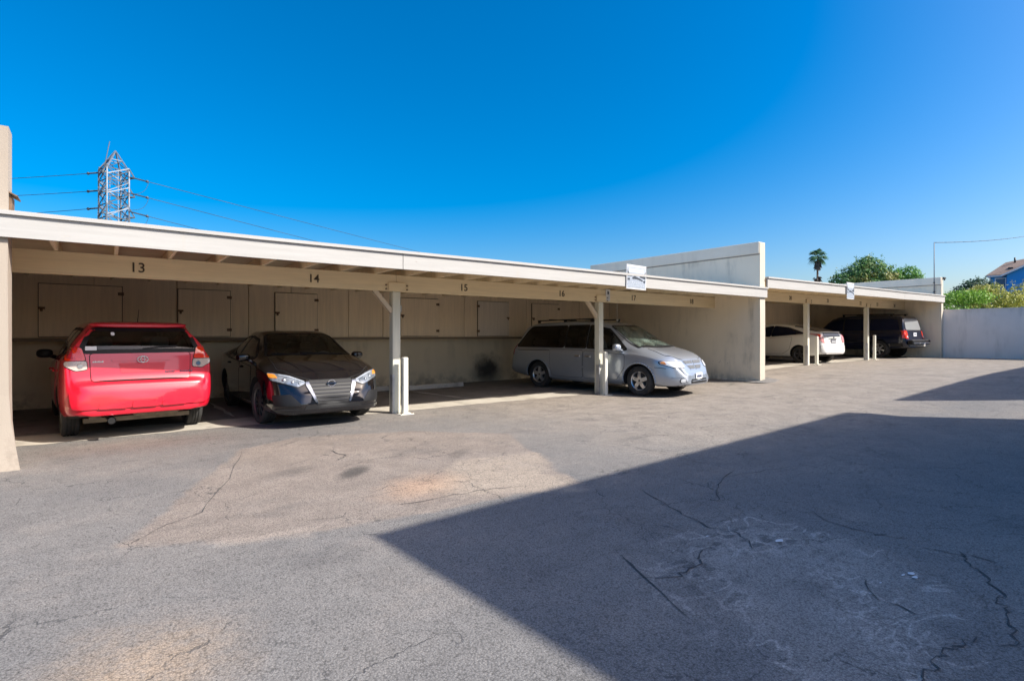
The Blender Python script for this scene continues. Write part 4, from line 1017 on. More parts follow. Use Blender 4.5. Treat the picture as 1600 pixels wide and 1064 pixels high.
for k in range(6):
    z = .39+.05*k; hw = .20+(z-.34)*.42; car.piece('grille_bar', 'front', [(-hw,z),(hw,z),(hw,z+.014),(-hw,z+.014)], T_gbar, off=.016, r=0, parent=gr, step=.06)
car.piece('lower_lip', 'front', [(-.74,.235),(.74,.235),(.80,.285),(-.80,.285)], P_black, off=.022, r=.02)
car.piece('lower_intake', 'front', [(-.44,.275),(.44,.275),(.40,.335),(-.40,.335)], T_black, off=.008, r=.02)
hx = car.bvh.ray_cast(Vector((4,0,.63)), Vector((-1,0,0)))[0].x
bm = bmesh.new()
for k in range(28):
    a, b = 2*math.pi*k/28, 2*math.pi*(k+1)/28
    add_tube(bm, (hx+.03,.055*math.cos(a),.635+.05*math.sin(a)), (hx+.03,.055*math.cos(b),.635+.05*math.sin(b)), .007, None, 6)
add_box(bm, (hx+.025,-.075,.625), (hx+.037,.075,.645)); mesh_obj('emblem', bm, T_chrome, car.root)
car.mirrors(.80, .97, 1.0, (.075,.105,.065), P_black, 12)
car.line('wiper', 'top', [(1.19,.55),(1.16,.2),(1.10,-.15)], .018, T_black, .014); car.line('wiper', 'top', [(1.19,-.05),(1.16,-.35),(1.10,-.6)], .018, T_black, .014)
car.root.scale = (1,1,1.025)
car.piece('tail_lamp', 'rear', [(.45,.86),(.74,.86),(.72,.98),(.45,.98)], L_dred, r=.03); car.piece('tail_lamp', 'rear', [(-.45,.86),(-.74,.86),(-.72,.98),(-.45,.98)], L_dred, r=.03)

# ---- silver minivan, nose towards us
S = dict(x0=-2.55, x1=2.55, W=.975, xf=1.58, xr=-1.45, rt=.34, tr=.925, bulge=.02, rakef=.16,
  top=curve([(-2.55,.60),(-2.53,.78),(-2.47,1.02),(-2.18,1.50),(-1.95,1.655),(-1.5,1.725),(-.5,1.745),(.2,1.73),(.55,1.66),(.75,1.57),(1.50,1.14),(1.68,1.09),(2.15,.97),(2.38,.86),(2.48,.72),(2.55,.52)]),
  belt=curve([(-2.55,.55),(-2.4,1.02),(-1,1.02),(.5,1.0),(1.4,.97),(2.0,.86),(2.35,.74),(2.55,.46)]),
  bot=curve([(-2.55,.36),(-1.9,.27),(0,.22),(1.9,.23),(2.3,.23),(2.55,.27)]),
  wid=curve([(-2.55,.80),(-2.48,.87),(-2.2,.94),(-1.4,.972),(0,.975),(1.5,.972),(1.95,.945),(2.2,.88),(2.4,.75),(2.5,.62),(2.55,.52)]),
  rw=curve([(-2.55,.8),(-2.2,.70),(-1.5,.70),(.4,.695),(.8,.70),(1.5,.80),(2.55,.6)]))
VANH = math.atan2(-.988, .157)
van_c = Vector((10.67,8.31,0))-1.58*Vector((.157,-.988,0))
car = Car('parked_minivan', S, (van_c.x, van_c.y, zg(10.4)+.004), VANH, 'silver minivan parked nose out behind the post between bays 16 and 17', P_silver); car.handle_mat = T_chrome
car.wheels(.34, .215, .215, (5,.09,.075), R(-3))
door_set(car, [([(-1.02,.62),(-.95,.34),(.02,.33),(.02,1.0),(-1.03,1.03)], -.12, .86), ([(.05,.33),(1.0,.34),(1.22,.62),(1.22,.93),(.05,1.0)], .20, .86)])
car.window('side_window', 'side', [(-2.30,1.075),(-.60,1.075),(-.60,1.615),(-1.85,1.59)], C_priv, .07)
car.window('side_window', 'side', [(-.56,1.075),(.07,1.07),(.07,1.62),(-.56,1.615)], C_priv, .02)
car.window('side_window', 'side', [(.12,1.07),(1.24,1.04),(.66,1.52),(.12,1.62)], C_tint, .03)
car.window('windshield', 'top', [(.66,.62),(.66,-.62),(1.53,-.79),(1.62,0),(1.53,.79)], C_van, .06, .03); car.cabin(.35, .72, .42, 1.42, (1.25,.93,.76), 1, -.75, T_seat_tan)
car.line('cowl', 'top', [(1.56,-.74),(1.66,-.3),(1.68,0),(1.66,.3),(1.56,.74)], .07, T_black, .008)
car.line('wiper', 'top', [(1.60,.68),(1.58,.3),(1.50,-.05)], .02, T_black, .018); car.line('wiper', 'top', [(1.63,0.05),(1.58,-.35),(1.50,-.66)], .02, T_black, .018)
car.piece('hood', 'top', [(1.70,.74),(1.75,0),(1.70,-.74),(2.1,-.72),(2.32,-.55),(2.40,-.2),(2.40,.2),(2.32,.55),(2.1,.72)], P_silver, off=.005, r=.05, under=T_seam, uw=.007)
for sg in (1,-1):
    hl = car.piece('headlight', 'front', [(sg*.48,.66),(sg*.72,.65),(sg*.905,.735),(sg*.90,.80),(sg*.52,.795)], L_clear, off=.012, r=.035, under=T_black, uw=.010, step=.04)[0]
    car.piece('turn_lens', 'front', [(sg*.845,.725),(sg*.90,.745),(sg*.895,.79),(sg*.86,.79)], L_amber, off=.017, r=.02, parent=hl, step=.03)
    car.piece('fog_lamp', 'front', [(sg*.56,.335),(sg*.66,.335),(sg*.68,.38),(sg*.65,.415),(sg*.57,.415)], L_clear, off=.014, r=.03, under=T_black, uw=.012, step=.03)
    car.line('bumper_crease', 'front', [(sg*.40,.44),(sg*.60,.45),(sg*.80,.46)], .016, P_silver, .008)
    car.piece('grille_opening', 'front', [(sg*.02,.735),(sg*.36,.735),(sg*.42,.80),(sg*.02,.805)], T_mesh, off=.012, r=.015, under=P_silver, uw=.02, step=.04)
    car.piece('grille_opening', 'front', [(sg*.02,.62),(sg*.24,.62),(sg*.33,.70),(sg*.02,.70)], T_mesh, off=.012, r=.015, under=P_silver, uw=.02, step=.04)
car.piece('front_bumper', 'front', [(-.60,.25),(.60,.25),(.57,.30),(-.57,.30)], P_bumper, off=.010, r=.03)
car.line('bumper_seam', 'side', [(1.98,.66),(2.10,.655),(2.22,.64)], .010, T_seam, .003)
car.piece('lower_intake', 'front', [(-.38,.315),(.38,.315),(.35,.40),(-.35,.40)], T_black, off=.016, r=.02)
car.piece('intake_bar', 'front', [(-.37,.352),(.37,.352),(.37,.366),(-.37,.366)], P_bumper, off=.024, r=0)
p, xx = car.plate(2.55, .455, False)
bm = bmesh.new()
for i in range(7): add_box(bm, (xx+.0,-.115+.034*i,.430), (xx+.003,-.092+.034*i,.480))
add_box(bm, (xx,-.07,.503), (xx+.003,.07,.517)); mesh_obj('plate_print', bm, T_platek, p)
for sd in (1,-1):
    ms = car.blob('mirror', (1.10,sd*1.09,1.09), (.075,.105,.085), P_silver, 2.8, (0,0,R(10*sd)))[0]
    bm = bmesh.new(); add_tube(bm, (1.12,sd*.9,1.02), (1.10,sd*1.03,1.05), .035, .03, 8); mesh_obj('mirror_arm', bm, P_silver, ms)
    bm = bmesh.new(); add_tube(bm, (-1.75,sd*.60,1.765), (.1,sd*.60,1.79), .016, .016, 8)
    for x in (-1.7,-.8,.05): add_box(bm, (x-.04,sd*.60-.015,1.70), (x+.04,sd*.60+.015,1.775))
    mesh_obj('roof_rail', bm, T_black, car.root)
bm = bmesh.new()
for x in (-1.35,-.35): add_tube(bm, (x,-.60,1.79), (x,.60,1.79), .014, None, 8)
mesh_obj('roof_crossbars', bm, T_black, car.root)
tl = car.piece('tail_lamp', 'side', [(-2.50,.86),(-2.38,.84),(-2.33,1.12),(-2.40,1.18),(-2.47,1.05)], L_dred, off=.010, r=.03, step=.03)
car.line('side_moulding', 'side', [(-1.02,.60),(-.2,.60),(1.0,.59)], .045, P_silver, .014)
car.line('door_track', 'side', [(-2.2,.98),(-1.6,.985),(-1.05,.985)], .012, T_seam, .003)
car.line('sill_trim', 'side', [(-1.0,.285),(0,.27),(1.1,.275)], .06, P_silver, .016)
car.piece('fuel_door', 'left', [(-1.75,.80),(-1.58,.80),(-1.58,.97),(-1.75,.97)], P_silver, off=.004, r=.03, under=T_seam, uw=.006)
for sd in (1,-1):
    bm = bmesh.new()
    for ax in (S['xf'], S['xr']):
        for k in range(22):
            a, b = math.pi*(k/22*1.06-.03), math.pi*((k+1)/22*1.06-.03); rr = .41; P_ = []
            for t in (a, b):
                x, z = ax+rr*math.cos(t), .34+rr*math.sin(t); h = car.bvh.ray_cast(Vector((x,3*sd,z)), Vector((0,-sd,0)))[0]
                P_.append(Vector((x, (h.y if h else sd*.95)+sd*.002, z)))
            add_tube(bm, P_[0], P_[1], .020, .020, 8)
    mesh_obj('wheel_arch_lip', bm, P_silver, car.root)

# ---- white hatchback, tail towards the lot
S = dict(x0=-2.23, x1=2.23, W=.875, xf=1.31, xr=-1.39, rt=.31, tr=.845,
  top=curve([(-2.23,.60),(-2.20,.72),(-2.14,1.03),(-2.10,1.12),(-1.95,1.17),(-1.1,1.385),(-.3,1.485),(.1,1.49),(.5,1.42),(1.45,1.0),(1.6,.95),(2.0,.8),(2.16,.66),(2.23,.5)]),
  belt=curve([(-2.23,.55),(-2.12,1.0),(-1.6,1.04),(-.8,1.0),(0,.94),(1.2,.90),(1.8,.78),(2.23,.45)]),
  bot=curve([(-2.23,.34),(-1.8,.25),(0,.20),(1.8,.2),(2.23,.24)]),
  wid=curve([(-2.23,.60),(-2.17,.70),(-2.0,.80),(-1.4,.868),(0,.875),(1.4,.87),(1.9,.79),(2.15,.64),(2.23,.5)]),
  rw=curve([(-2.23,.6),(-2.1,.60),(-1.1,.56),(-.2,.575),(.5,.585),(1.3,.7),(2.23,.5)]))
hd = math.atan2(.988, .155)
prc = Vector((21.73,9.69,0))+1.39*Vector((.155,.988,0))+Vector((-.05,0,0))
car = Car('parked_hatchback', S, (prc.x, prc.y, zg(21.8)+.004), hd, 'white fastback hatchback parked nose in, nearest car in the farther carport', P_white); car.handle_mat = P_white
car.wheels(.31, .20, .2, (5,.06,.05), 0, T_alloyd)
door_set(car, [([(-1.0,.5),(-.72,.33),(.02,.31),(.02,.9),(-1.12,.97)], -.92, .85), ([(.05,.31),(1.0,.33),(1.05,.85),(.05,.9)], .2, .82)])
car.piece('side_window', 'side', [(-1.52,1.10),(-.95,1.05),(-.2,.99),(-.2,1.39),(-.8,1.32)], G_dark, off=.005, r=.06, under=T_black, uw=.02)
car.piece('side_window', 'side', [(-.16,.99),(1.15,.95),(.45,1.30),(-.16,1.39)], G_dark, off=.005, r=.05, under=T_black, uw=.02)
car.piece('windshield', 'top', [(.5,.53),(.5,-.53),(1.42,-.66),(1.42,.66)], G_screen, r=.06, under=T_black, uw=.03)
car.piece('rear_window', 'top', [(-1.0,.52),(-1.0,-.52),(-1.88,-.55),(-1.88,.55)], G_dark, off=.006, r=.05, under=T_black, uw=.02)
car.piece('lower_rear_window', 'rear', [(-.50,.99),(.50,.99),(.47,1.10),(-.47,1.10)], G_back, off=.008, r=.03, under=T_black, uw=.015)
car.blob('rear_spoiler', (-2.02,0,1.16), (.11,.58,.018), P_white, 3.2, (0,R(-8),0))
car.piece('tailgate', 'rear', [(-.52,.70),(.52,.70),(.53,.97),(-.53,.97)], P_white, off=.006, r=.04, under=T_seam, uw=.008)
for sg in (1,-1):
    tl = car.piece('tail_lamp', 'rear', [(sg*.55,.74),(sg*.66,.76),(sg*.78,.95),(sg*.76,1.10),(sg*.55,1.05)], L_pink, off=.012, r=.03, step=.03)[0]
    car.piece('brake_lens', 'rear', [(sg*.68,.93),(sg*.74,.96),(sg*.71,1.07),(sg*.65,1.05)], L_red, off=.017, r=.02, parent=tl, step=.03)
car.piece('rear_bumper', 'rear', [(-.70,.40),(.70,.40),(.72,.66),(-.72,.66)], P_white, off=.014, r=.05, under=T_seam, uw=.006)
p, xx = car.plate(-2.2, .80, True, col=simple('dark_plate', (.12,.12,.14), .4))
bm = bmesh.new()
for i in range(7): add_box(bm, (xx-.003,-.115+.034*i,.775), (xx,-.092+.034*i,.825))
mesh_obj('plate_print', bm, T_plate, p)
car.line('plate_garnish', 'rear', [(-.25,.905),(.25,.905)], .03, T_black, .014)
car.blob('emblem', (-2.185,0,.955), (.012,.045,.03), T_alloyd, 2)
car.mirrors(.85, .95, 1.0, (.08,.105,.065), P_white, -10)

# ---- big dark wagon, tail towards the lot
S = dict(x0=-2.60, x1=2.60, W=.99, xf=1.55, xr=-1.50, rt=.385, tr=.945, bulge=.02, gap=.07,
  top=curve([(-2.60,.78),(-2.57,.90),(-2.53,1.15),(-2.40,1.74),(-2.27,1.86),(-1.5,1.92),(-.4,1.93),(.2,1.90),(.45,1.82),(1.05,1.30),(1.22,1.22),(2.2,1.12),(2.45,1.02),(2.56,.75),(2.60,.55)]),
  belt=curve([(-2.60,.72),(-2.5,1.12),(-1,1.15),(.5,1.14),(1.2,1.12),(2.0,1.02),(2.45,.9),(2.60,.5)]),
  bot=curve([(-2.60,.46),(-1.9,.40),(0,.34),(1.9,.36),(2.60,.38)]),
  wid=curve([(-2.60,.84),(-2.54,.92),(-2.3,.97),(-1.4,.985),(0,.99),(1.6,.985),(2.2,.93),(2.5,.80),(2.60,.68)]),
  rw=curve([(-2.60,.84),(-2.3,.76),(.3,.74),(1.1,.84),(2.60,.7)]))
car = Car('parked_wagon', S, (28.05, 10.78, zg(28)+.004), R(90-4), 'dark navy wagon with red tail lamps parked nose in beside the end wall', P_navy); car.handle_mat = T_black
car.wheels(.385, .25, .24, (6,.055,.05))
door_set(car, [([(-1.05,.62),(-.9,.46),(-.05,.44),(-.05,1.12),(-1.1,1.12)], -.95, 1.0), ([(-.02,.44),(1.05,.46),(1.1,1.08),(-.02,1.12)], .15, 1.0)])
car.piece('side_window', 'side', [(-2.30,1.24),(-1.15,1.22),(-1.15,1.74),(-2.18,1.72)], G_dark, off=.005, r=.05, under=T_black, uw=.02)
car.piece('side_window', 'side', [(-1.1,1.22),(-.08,1.21),(-.08,1.75),(-1.1,1.75)], G_dark, off=.005, r=.04, under=T_black, uw=.02)
car.piece('side_window', 'side', [(-.02,1.21),(.98,1.20),(.45,1.68),(-.02,1.74)], G_dark, off=.005, r=.04, under=T_black, uw=.02)
car.piece('windshield', 'top', [(.45,.66),(.45,-.66),(1.05,-.78),(1.05,.78)], G_screen, r=.06, under=T_black, uw=.03)
car.piece('rear_window', 'rear', [(-.72,1.24),(.72,1.24),(.66,1.74),(-.66,1.74)], G_pale, off=.006, r=.08, under=T_black, uw=.03)
for sg in (1,-1):
    tl = car.piece('tail_lamp', 'rear', [(sg*.70,.86),(sg*.90,.86),(sg*.90,1.22),(sg*.70,1.20)], L_red, off=.014, r=.03, step=.04)[0]
    car.piece('reversing_lens', 'rear', [(sg*.72,.90),(sg*.82,.90),(sg*.82,.98),(sg*.72,.98)], L_clear, off=.019, r=.02, parent=tl, step=.03)
for ax in ('left','right'): car.piece('side_lamp', ax, [(-2.57,.88),(-2.42,.88),(-2.38,1.18),(-2.50,1.20)], L_red, off=.012, r=.03, step=.03)
p, xx = car.plate(-2.5, 1.04, True)
bm = bmesh.new()
for i in range(6): add_box(bm, (xx-.003,-.11+.037*i,1.02), (xx,-.085+.037*i,1.07))
mesh_obj('plate_print', bm, T_platek, p)
bm = bmesh.new()
add_box(bm, (-2.78,-.88,.60), (-2.585,.88,.80), 0, None, .03); add_box(bm, (-2.81,-.80,.63), (-2.782,.80,.70), 1, None, .01); add_box(bm, (-2.781,-.6,.802), (-2.62,.6,.812), 2)
mesh_obj('rear_bumper', bm, [T_black, T_chrome, T_alloy], car.root)
bm = bmesh.new(); add_box(bm, (-2.92,-.04,.52), (-2.5,.04,.59), 0, None, .006); add_tube(bm, (-2.88,0,.59), (-2.88,0,.63), .02, None, 10); add_blob(bm, (-2.88,0,.655), (.028,.028,.028), 2)
mesh_obj('tow_hitch', bm, T_chrome, car.root)
car.piece('flank_trim', 'side', [(-2.45,.50),(-1.98,.50),(-1.95,.66),(-2.42,.66)], T_black, off=.012, r=.03)
car.root.scale = (1,1,.965)
car.line('side_moulding', 'side', [(-1.0,.74),(0,.73),(1.0,.73)], .06, T_black, .012)
car.mirrors(.85, 1.10, 1.25, (.09,.115,.10), T_black, -10)
for sd in (1,-1):
    bm = bmesh.new(); add_tube(bm, (-2.0,sd*.66,1.955), (.1,sd*.66,1.97), .018, None, 8)
    for x in (-1.9,-.9,.05): add_box(bm, (x-.04,sd*.66-.02,1.87), (x+.04,sd*.66+.02,1.96))
    mesh_obj('roof_rail', bm, T_black, car.root)

# ------------------------------------------------------------------ background
CAMX = Vector((.6012,.7991,0)); 
def at(px, py, t):
    """world point at forward distance t seen near photo pixel px, py (used once to place far things)"""
    r = (px-800)/850; return Vector(((.6012+.7991*r)*t, (.7991-.6012*r)*t, 1.40+(523-py)/850*t))
# lattice transmission tower
def tower():
    b = at(178, 523, 100); b.z = 0
    T = empty('transmission_tower', b, R(20), 'grey lattice transmission tower rising behind the nearer carport roof', 'tower')
    m = simple('galvanised_lattice', (.19,.225,.27), .5, .3, vary=.2, scale=1)
    md = simple('weathered_lattice', (.07,.08,.09), .6, .3)
    H = 35.2; top = 31.5
    def hw(z): return 1.75+1.6*max(0, 1-z/24)**1.3
    lv = [0,5,9.5,13.5,17,20,22.6,25.0,27.2,29.4,31.5]
    cor = lambda z: [Vector((sx*hw(z),sy*hw(z),z)) for sx,sy in ((1,1),(-1,1),(-1,-1),(1,-1))]
    for k in range(4):
        bm = bmesh.new()
        for a, c in zip(lv[:-1], lv[1:]): add_bar(bm, cor(a)[k], cor(c)[k], .20)
        mesh_obj('leg', bm, m, T)
    bm = bmesh.new()
    for i, (a, c) in enumerate(zip(lv[:-1], lv[1:])):
        A, C2 = cor(a), cor(c)
        for k in range(4):
            n = (k+1)%4; add_bar(bm, A[k], C2[n], .11, i%2); add_bar(bm, A[n], C2[k], .10, 1); add_bar(bm, C2[k], C2[n], .13, 1)
            if c-a < 4: add_bar(bm, (A[k]+A[n])/2, (C2[k]+C2[n])/2, .08, 0)
    mesh_obj('bracing', bm, [m, md], T)
    bm = bmesh.new(); C2 = cor(top); pk = Vector((.25,0,H))
    for k in range(4): add_bar(bm, C2[k], pk, .20, 0); add_bar(bm, (C2[k]+pk)/2, (C2[(k+1)%4]+pk)/2, .12, 0); add_bar(bm, C2[k], (C2[(k+1)%4]+pk)/2, .10, 1)
    add_bar(bm, (-1.75,-.6,top), (-.9,-.6,H+1.3), .10, 1)
    mesh_obj('peak', bm, [m, md], T)
    for z in (30.4, 26.9, 23.1):
        bm = bmesh.new()
        for sx in (1,-1):
            tip = Vector((sx*2.6, -hw(z)-.2, z))
            for q in (Vector((sx*hw(z),-hw(z),z)), Vector((sx*hw(z),hw(z),z)), Vector((sx*hw(z),-hw(z),z+1.6))): add_bar(bm, q, tip, .16, 1)
        for k in range(4): add_bar(bm, cor(z)[k], cor(z+1.6)[(k+1)%4], .18, 0)
        add_box(bm, (-hw(z),-hw(z),z-.05), (hw(z),hw(z),z+.05), 0) if False else None
        mesh_obj('cross_arm', bm, [m, md], T)
    bm = bmesh.new()
    for k in range(60): 
        z = 22.5+.15*k; add_bar(bm, (-2.6,-.9,z), (-2.6,-.6,z), .05, 0)
    add_bar(bm, (-2.6,-.75,16), (-2.6,-.75,31), .10, 0)
    mesh_obj('jumper_support', bm, md, T)
    return T
tower()
M_wire = simple('power_cable', (.035,.045,.06), .6); M_ins = simple('insulator_string', (.05,.06,.08), .5)
def wire(p, q, r, sag, label, ins=None, group='power lines on the tower', jump=None, name='power_line'):
    o = empty(name, p, 0, label, 'cable', group)
    p, q = Vector(p), Vector(q); N = 24; pts = []
    for i in range(N+1):
        t = i/N; v = p.lerp(q, t)-p; v.z -= sag*4*t*(1-t); pts.append(v)
    bm = bmesh.new(); add_path(bm, pts, r, 6); mesh_obj('conductor', bm, M_wire, o)
    if ins:
        d = (pts[2]-pts[0]).normalized(); bm = bmesh.new(); add_tube(bm, d*.6, d*ins, .09, .09, 8)
        for k in range(14): add_tube(bm, d*(.8+k*(ins-.9)/14), d*(.86+k*(ins-.9)/14), .15, .12, 8)
        add_blob(bm, d*ins, (.25,.25,.25), 2.2); mesh_obj('insulator', bm, M_ins, o)
    if jump:
        bm = bmesh.new(); e = (pts[2]-pts[0]).normalized()*(ins+.3); P = []
        for i in range(11):
            t = i/10; v = e.lerp(Vector((.4,0,jump)), t); v.z -= 1.1*math.sin(math.pi*t)*.5; v += (pts[2]-pts[0]).normalized()*(.6*math.sin(math.pi*t)); P.append(v)
        add_path(bm, P, .035, 6); mesh_obj('jumper', bm, M_wire, o)
tw = {0: 'top', 1: 'middle', 2: 'lowest'}
for i, (y0, y1) in enumerate(((276,480),(301,505),(330,533))):
    wire(at(199,y0,100), at(1000,y1,400), .05, .5, f'{tw[i]} power cable sloping from the tower down to the right', 3.4, jump=-3.2)
for i, (y0, ye) in enumerate(((268,276.5),(296,303),(323,333))):
    wire(at(158,y0+2,100), at(-260,ye+ (10,9,13)[i],135), .05, .6, f'{tw[i]} power cable running from the tower to the left edge', 3.6)

# foliage
def leaf_mat(name, a, b, c=None):
    n = NT(name); f = n.noise(.9, 4, .6); f2 = n.noise(6, 2, .5)
    col = n.mix(n.ramp(f, .35, .65), a, b)
    if c: col = n.mix(n.m_('MULTIPLY', n.ramp(n.noise(.45, 3), .52, .62), .9), col, c)
    col = n.mix(n.ramp(f2, .3, .7, 0, .45), col, tuple(x*.55 for x in a))
    n.set(Base_Color=col, Roughness=.6); n.b.inputs['Subsurface Weight'].default_value = 0
    tr = n.node('ShaderNodeBsdfTranslucent'); n.put(tr.inputs[0], col); mx = n.node('ShaderNodeMixShader'); mx.inputs[0].default_value = .3
    n.t.links.new(n.b.outputs[0], mx.inputs[1]); n.t.links.new(tr.outputs[0], mx.inputs[2]); n.t.links.new(mx.outputs[0], n.out.inputs[0])
    return n.m
M_bark = simple('bark', (.12,.09,.065), .9, vary=.3, scale=3)
F_tree = leaf_mat('broadleaf_foliage', (.07,.19,.06), (.16,.31,.075), (.36,.33,.10))
F_tree2 = leaf_mat('bright_foliage', (.09,.26,.05), (.18,.38,.08))
F_dark = leaf_mat('dark_foliage', (.045,.10,.06), (.09,.16,.08))
F_hedge = leaf_mat('hedge_foliage', (.15,.32,.03), (.24,.43,.05))
F_olive = leaf_mat('olive_brush_foliage', (.30,.33,.05), (.46,.46,.10), (.55,.48,.18))
F_palm = leaf_mat('palm_frond', (.05,.14,.075), (.10,.24,.11)); F_dead = simple('dead_fronds', (.16,.14,.12), .9, vary=.3)
def crown(bm, lobes, n, size, rnd, shell=.55):
    tot = sum(l[3]**2 for l in lobes)
    for (x, y, z, r, sq) in lobes:
        k = int(n*r*r/tot)
        for _ in range(k):
            while True:
                v = Vector((rnd.gauss(0,1), rnd.gauss(0,1), rnd.gauss(0,1)))
                if v.length > .1: break
            v.normalize(); rr = r*(shell+(1-shell)*rnd.random()**.5)*(1+.22*math.sin(7*v.x+3*v.z*4+x)*rnd.random())
            p = Vector((x+v.x*rr, y+v.y*rr, z+v.z*rr*sq)); s = size*(.5+rnd.random())
            nn = (v+Vector((rnd.gauss(0,.6), rnd.gauss(0,.6), rnd.gauss(0,.6)+.3))).normalized(); a = nn.orthogonal().normalized(); a.rotate(Matrix.Rotation(rnd.random()*6.28, 3, nn)); b = nn.cross(a)
            q = [p-a*s*.5, p+b*s*.28+nn*s*.06, p+a*s*.5, p-b*s*.28+nn*s*.06]
            bm.faces.new([bm.verts.new(u) for u in q])
        for _ in range(int(10*r)):      # twigs poking out of the outline
            v = Vector((rnd.gauss(0,1), rnd.gauss(0,1), rnd.gauss(.4,1))).normalized(); c0 = Vector((x,y,z))
            for j in range(16):
                p = c0+Vector((v.x,v.y,v.z*sq))*r*(.9+.38*rnd.random())+Vector((rnd.gauss(0,.07),rnd.gauss(0,.07),rnd.gauss(0,.07)))*r; s = size*(.4+.7*rnd.random()); a = Vector((rnd.gauss(0,1),rnd.gauss(0,1),rnd.gauss(0,1))).normalized(); b = a.orthogonal().normalized()
                bm.faces.new([bm.verts.new(u) for u in (p-a*s*.5, p+b*s*.26, p+a*s*.5, p-b*s*.26)])
def tree(name, loc, lobes, n, size, mat, label, group=None, cat='tree', seed=1, trunk=True, th=4, shell=.55):
    rnd = random.Random(seed); o = empty(name, loc, 0, label, cat, group)
    bm = bmesh.new(); crown(bm, lobes, n, size, rnd, shell); mesh_obj('crown', bm, mat, o, False)
    if trunk:
        bm = bmesh.new(); top = Vector((0,0,th)); add_tube(bm, (0,0,-.3), top, .30, .2, 10)
        for l in lobes: add_tube(bm, top-Vector((0,0,rnd.random()*.8)), (l[0],l[1],l[2]+.2*l[3]), .13, .03, 6)
        mesh_obj('trunk', bm, M_bark, o)
    return o
p = at(1352, 523, 58); p.z = 0
tree('broadleaf_tree', p, [(-2.0,1.4,6.9,1.35,.8),(-.9,.6,7.6,1.5,.85),(.3,-.2,8.3,1.6,.9),(1.2,-1.0,7.6,1.5,.85),(1.7,-1.3,6.6,1.4,.8),(-.2,0,6.4,1.8,.7),(-2.3,1.6,6.0,.9,.6),(0.4,0,9.0,.8,.9)], 9000, .26, F_tree, 'large green tree with yellowing patch above the farther carport roof', 'trees beyond the carports', seed=3)
p = at(1411, 523, 58); p.z = 0
tree('broadleaf_tree', p, [(-.5,.4,7.5,1.0,.8),(.4,-.4,7.8,1.1,.8),(.9,-.8,7.1,.9,.8),(0,0,6.4,1.3,.7)], 3500, .22, F_tree2, 'smaller bright green tree to the right of the large one', 'trees beyond the carports', seed=5)
p = at(1519, 523, 60); p.z = 0
tree('broadleaf_tree', p, [(-1.2,.9,5.9,.9,.8),(-.2,.1,6.6,1.0,.9),(.7,-.5,6.7,1.1,.8),(1.4,-1.1,6.2,.9,.8),(0,0,5.2,1.5,.7)], 3800, .24, F_dark, 'dark green tree left of the blue house', 'trees beyond the carports', seed=6)
p = at(1606, 523, 95); p.z = 0
tree('conifer_tree', p, [(-1.2,.9,12.6,1.2,.7),(0,0,13.6,1.3,.8),(1.5,-1,13.2,1.5,.8)], 2500, .35, F_dark, 'dark treetop showing over the ridge of the blue house', 'trees beyond the carports', seed=7, th=11)
bush = [((1498,470,36),[(0,0,3.15,1.0,.5),(.9,-.7,3.15,.95,.5),(-.7,.5,2.95,.8,.5)],F_hedge,'low bright green hedge just beyond the grey end wall'),
        ((1538,470,40),[(0,0,3.5,.9,.95),(.5,-.5,3.9,.6,1),(-.5,.4,3.2,.8,.9)],F_olive,'yellow-green shrub in front of the blue house corner'),
        ((1568,470,38),[(0,0,3.0,.9,.8),(.6,-.5,3.2,.7,.9),(-.6,.5,2.8,.7,.7)],F_olive,'olive brush in the middle beneath the blue house'),
        ((1598,470,39),[(0,0,3.4,1.1,.95),(1.0,-.8,3.7,1.1,1),(-.5,.5,3.1,.8,.9)],F_olive,'olive brush at the right edge over the end wall'),
        ((1516,470,46),[(0,0,3.9,.7,.9),(.6,-.5,4.2,.8,.9),(-.6,.5,3.6,.6,.8)],F_olive,'yellowish shrub behind the low green hedge')]
for i, ((px, py, t), lobes, mat, lab) in enumerate(bush):
    p = at(px, 523, t); p.z = zg(p.x); tree('shrub', p, [(a,b,c+.3,d,e) for a,b,c,d,e in lobes]+[(0,0,1.6,1.4,1),(-1.0,.75,2.3,1.1,.8)], 4600, .15, mat, lab, 'shrubs over the end wall', 'shrub', 20+i, False, shell=.4)
